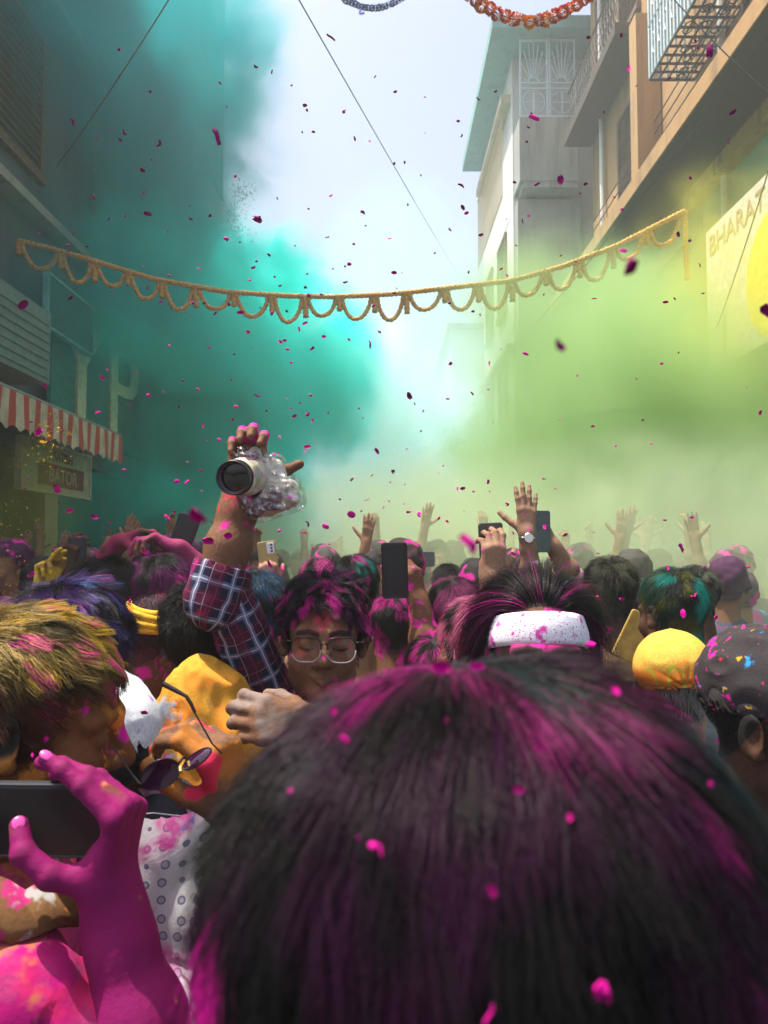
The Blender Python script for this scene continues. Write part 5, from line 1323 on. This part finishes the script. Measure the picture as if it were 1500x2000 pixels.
# long looped garland across the street (thick ropes of marigold)
def rope_mat():
    t=NT('tan marigold rope'); o=t.obj(); v=t.n('ShaderNodeTexVoronoi',{'Vector':o,'Scale':48}).outputs['Distance']; n=t.noise(o,1.2,3)
    return t.bsdf(t.mix(t.ramp(v,.1,.6),(.95,.60,.22),(.70,.36,.10)),.9,t.bump(v,1,.02),Specular_IOR_Level=.1)
ROPE=rope_mat()
def build_long():
    a,b=P(35,478,9.0),P(1338,412,9.0)
    N=20; key=[(35,470),(110,488),(200,515),(300,545),(440,570),(560,578),(650,580),(760,575),(880,562),(1000,548),(1100,520),(1200,482),(1338,412)]
    xs=[k[0] for k in key]; ys=[k[1] for k in key]
    top=[P(x,np.interp(x,xs,ys),9.0) for x in np.linspace(35,1338,80)]
    r=empty('looped_garland',top[40],'long looped marigold garland strung across the street from side to side','garland'); o=r.location
    def rope(pts,rad,name):
        
        pts=[Vector(p) for p in pts]; q=[]; L=0
        for a,b in zip(pts,pts[1:]):                      # flower heads threaded close together: the rope swells at each
            k=max(1,round((b-a).length/.028)); q += [a+(b-a)*(i/k) for i in range(k)]
        q.append(pts[-1]); rr=[rad*(1.12 if i%2 else .82)*(.93+.14*random.random()) for i in range(len(q))]
        pts=[p-o for p in q]; m=MB(); m.tube(pts,rr,8); q=m.build(name,ROPE,r,True); return q
    rope(top,.033,'main_rope')
    ts=[0,5,9,13,17,21,25.5,30,34,38,42.2,46,50.5,54.5,58.5,62.5,66.5,70.5,74.5,79]
    at=lambda t: top[int(t)].lerp(top[min(79,int(t)+1)],t-int(t))
    for i,(u,v) in enumerate(zip(ts,ts[1:])):
        p,q=at(u),at(v); p=p.lerp(q,.08); q2=at(v).lerp(at(u),.08)
        drop=.29+.05*math.sin(i*2.1)
        rope([p+(q2-p)*t+Vector((0,.03*math.sin(t*9),-drop*math.sin(math.pi*t)**.62)) for t in np.linspace(0,1,16)],.027,'loop')
    for i,u in enumerate(ts):
        p=at(u); rope([p+Vector((0,.02,-.0)),p+Vector((.01,.02,-.17-.04*(i%3)))],.036,'tassel')
    rope([at(79),at(79)+Vector((.0,0,-.45)),at(79)+Vector((.01,0,-.85))],.032,'tassel')
build_long()
# cables over the street
for i,(p,q,lab) in enumerate(((P(345,-25,6.0),P(95,345,11),'dark overhead cable slanting down to the left building'),(P(570,-25,6.0),P(905,552,29),'thin overhead cable running away down the middle of the sky'),(P(1040,640,10.5),P(1520,40,6),'slack cable crossing the right hand facade'),(P(1400,640,8.2),P(1525,250,6.4),'cable drooping over the yellow disc sign'),(P(1300,-20,7),P(1560,230,6.5),'cable running from the window cage to the right edge'))):
    m=MB().tube(arc(p,q,.06),.006,5); tag(m.build('cable', plain('black cable',(.02,.025,.025),.6,.1,5,0), None, True),lab,'cable')
tree_y=24
def build_tree():
    r=empty('leafy_tree',(-8.15,29.5,0),'small leafy tree showing between the buildings at upper left','tree'); rg=np.random.default_rng(4)
    MB().tube([(0,0,0),(.1,0,6),(.5,.1,12),(1.0,0,15.5)],[.22,.18,.12,.05],8).tube([(.3,0,10),(1.3,0,13),(1.7,.2,14.2)],[.08,.05,.02],6).build('trunk', plain('tree bark',(.08,.06,.045),.9), r, True)
    m=MB()
    cs=rg.normal(0,1,(24,3))*np.array((.7,.7,1.2))+np.array((1.1,0,14.2))
    for c in cs:
        for k in range(260):
            p=c+rg.normal(0,.26,3); d=rg.normal(0,1,3); d/=np.linalg.norm(d); u=np.cross(d,(0,0,1)); u/=np.linalg.norm(u)+1e-6; s=rg.uniform(.03,.065)
            m.add([p,p+d*s+u*s*.4,p+d*s*2.2,p+d*s-u*s*.4],[(0,1,2,3)])
    c=m.build('crown', plain('tree leaf',(.09,.15,.12),.7), r)
build_tree()
# ------------------------------------------------------------------ petals and powder in the air
PM=flowmat('magenta petal',(.70,.005,.32)); PD=flowmat('shade painted petal',(.30,.004,.16)); PB=flowmat('blue petal',(.14,.18,.75))  # PD: the magenta petal with its shade against the sky put into the colour
def petal_mesh(mat,seed):
    rg=np.random.default_rng(seed); vs=[]; nu,nv=5,4
    L,Wd=rg.uniform(.9,1.3),rg.uniform(.5,.8); cu=rg.uniform(.2,.6)
    for i in range(nu):
        for j in range(nv):
            u=i/(nu-1)*2-1; w=j/(nv-1)*2-1; ww=Wd*math.sqrt(max(.08,1-u*u*.85)); vs.append((w*ww,u*L,cu*(w*w+.5*u*u)+.1*math.sin(3*u+seed)))
    me=MB().add(vs,[(i*nv+j,i*nv+j+1,(i+1)*nv+j+1,(i+1)*nv+j) for i in range(nu-1) for j in range(nv-1)]).mesh('petal',True); me.materials.append(mat); return me
PET=[petal_mesh(PM,i) for i in range(4)]; PETD=[petal_mesh(PD,i+5) for i in range(3)]; PETB=[petal_mesh(PB,9)]
prg=random.Random(21)
def petal(px,py,d,size,kind='m'):
    o=bpy.data.objects.new('petal',prg.choice({'m':PET,'d':PETD,'b':PETB}[kind])); COL.objects.link(o); o.location=P(px,py,d); o.rotation_euler=(prg.random()*6.3,prg.random()*6.3,prg.random()*6.3); o.scale=[size*.74*prg.uniform(.85,1.2),size*.74*prg.uniform(.8,1.15),size*.74*prg.uniform(1.0,1.9)]
    lab={'m':'bright magenta flower petal drifting in the air','d':'dark shaded magenta petal falling against the sky','b':'blurred blue petal near the top of the sky'}[kind]
    tag(o,lab,'petal',{'m':'bright magenta petals in the air','d':'dark petals in the air','b':None}[kind])
big=[(645,75,1.7,.012,'m'),(430,265,1.1,.012,'d'),(509,428,1.3,.012,'d'),(445,464,1.6,.009,'m'),(462,346,1.8,.009,'m'),(1045,225,1.4,.013,'m'),(1097,355,1.4,.011,'d'),(1218,485,1.5,.012,'d'),(1225,525,.23,.0036,'d'),(1088,678,.22,.0033,'d'),(1488,610,.5,.008,'d'),(1022,432,1.9,.008,'m'),(683,516,1.9,.008,'m'),(388,1003,.24,.0045,'m'),(928,1055,.20,.0045,'m'),(445,1045,1.0,.010,'m'),(405,1052,.9,.010,'m'),(120,952,1.0,.011,'m'),(72,846,1.0,.009,'m'),(45,594,1.0,.010,'d'),(197,738,1.2,.008,'m'),(702,28,.5,.006,'b'),(797,772,1.0,.007,'d'),(1328,1072,1.5,.014,'m'),(1228,135,1.3,.008,'m'),(1393,98,1.0,.012,'d'),(136,998,1.4,.009,'m'),(290,562,2,.007,'d'),(314,282,1.7,.011,'d'),(240,260,1.8,.008,'d'),(233,100,1.8,.008,'d'),(185,384,1.8,.008,'d'),(184,1010,1.4,.008,'d'),(498,132,1.9,.007,'d'),(529,140,1.9,.006,'d'),(670,216,1.5,.009,'d'),(592,258,1.6,.006,'d'),(694,270,1.6,.006,'d'),(893,238,1.6,.008,'d'),(902,360,1.6,.008,'d'),(968,180,1.6,.006,'d'),(933,195,1.6,.006,'d'),(770,318,1.7,.006,'d'),(789,318,1.7,.006,'d'),(798,400,1.7,.006,'d'),(940,460,1.6,.007,'d'),(904,405,1.6,.006,'d'),(910,416,1.6,.006,'d'),(600,577,1.6,.009,'d'),(390,523,1.6,.007,'d'),(500,510,1.7,.005,'d'),(555,667,1.6,.008,'m'),(583,643,1.6,.007,'m'),(612,683,1.6,.010,'d'),(634,658,1.7,.008,'m'),(725,672,1.6,.010,'d'),(470,612,1.5,.009,'m'),(532,612,1.6,.007,'m'),(1300,592,1.7,.008,'m'),(1357,1165,1.3,.009,'m'),(1333,1198,1.3,.010,'m'),(1302,1112,1.6,.010,'m'),(1395,1205,1.6,.008,'m'),(1212,1168,1.6,.008,'m'),(1465,1108,1.6,.009,'m'),(995,985,1.3,.009,'m'),(1062,937,1.5,.008,'m'),(957,941,1.6,.007,'m'),(686,1006,1.3,.010,'m'),(637,1024,1.3,.010,'m'),(814,1004,1.3,.011,'m'),(613,822,1.4,.010,'m'),(601,873,1.5,.009,'m'),(570,800,1.7,.006,'m'),(738,882,1.6,.009,'d'),(493,1032,1.4,.009,'m'),(478,1048,1.6,.006,'m'),(345,940,1.4,.007,'m'),(1027,690,1.6,.009,'m'),(957,710,1.7,.007,'m'),(875,1019,1.6,.007,'m'),(1166,1163,1.4,.007,'m'),(340,1000,1.5,.006,'m')]
for b in big: petal(*b)
for k in range(270):
    u=prg.random(); px=prg.gauss(600,330) if u<.75 else prg.uniform(20,1480); py=prg.uniform(420,1120) if u<.8 else prg.uniform(60,420)
    if not (5<px<1495): continue
    d=prg.uniform(1.2,3.2); petal(px,py,d,prg.uniform(.005,.0085),'m' if (py>620 and prg.random()<.8) or prg.random()<.15 else 'd')
for px,py,d,s in ((95,1440,.55,.004),(60,1476,.6,.004),(60,1120,1.4,.009),(36,1188,1.3,.008),(250,1175,1.2,.008),(283,1390,1.0,.007),(455,820,1.7,.006),(1150,1262,.62,.006)): petal(px,py,d,s)
# petals caught in the hair of the nearest head
def on_front(px,py,pad=.016):
    c=FRONT_C; M=FRONT_M.to_3x3(); o=M.inverted()@(Vector((0,0,CAM_Z))-c); d=M.inverted()@((P(px,py,1.0)-Vector((0,0,CAM_Z))).normalized())
    o=o-Vector((0,.014,.040)); r=Vector((.074+pad,.094+pad,.086+pad)); a=Vector(o[i]/r[i] for i in range(3)); b=Vector(d[i]/r[i] for i in range(3))
    A,B,Cc=b.dot(b),2*a.dot(b),a.dot(a)-1; D=B*B-4*A*Cc
    if D<0: return None
    t=(-B-math.sqrt(D))/(2*A); return Vector((0,0,CAM_Z))+(P(px,py,1.0)-Vector((0,0,CAM_Z))).normalized()*t
for i,(px,py,s) in enumerate(((670,1445,.0035),(650,1388,.002),(875,1405,.002),(1010,1540,.0028),(740,1660,.0035),(728,1648,.002),(1390,1535,.002),(1110,1598,.002),(565,1545,.002),(1048,1462,.0025),(955,1740,.003),(860,1300,.006),(930,1300,.004),(1200,1350,.003),(700,1640,.0016),(1180,1920,.006),(960,1985,.004))):
    q=on_front(px,py)
    if q is None: continue
    o=bpy.data.objects.new('petal',PET[i%4]); COL.objects.link(o); o.location=q; o.rotation_euler=(prg.random()*6,prg.random()*6,prg.random()*6); o.scale=[s*.62,s*.5,s*.7]
    tag(o,'magenta petal caught in the dark hair of the nearest head','petal','magenta petals caught in the nearest hair')
# yellow powder grains flying past the awning
def grains(name,label,cx,n,mat,seed):
    rg=np.random.default_rng(seed); m=MB()
    for k in range(n):
        px,py,d,s=cx(rg); c=np.array(P(px,py,d)); a=rg.normal(0,1,(4,3)); m.add(c+a/np.linalg.norm(a,axis=1)[:,None]*s,[(0,1,2),(0,2,3),(0,3,1),(1,3,2)])
    tag(m.build(name,mat),label,None,None,'stuff')
def gx(rg):
    if rg.random()<.45: return rg.normal(92,18),rg.normal(850,30),rg.uniform(1.6,2.6),rg.uniform(.002,.005)
    return abs(rg.normal(20,28)),rg.uniform(880,1250),rg.uniform(1.5,2.6),rg.uniform(.0012,.0035)
grains('yellow_powder_grains','bright yellow powder grains spraying past the awning at the far left',gx,330,flowmat('yellow powder grain',(.80,.50,.02)),6)
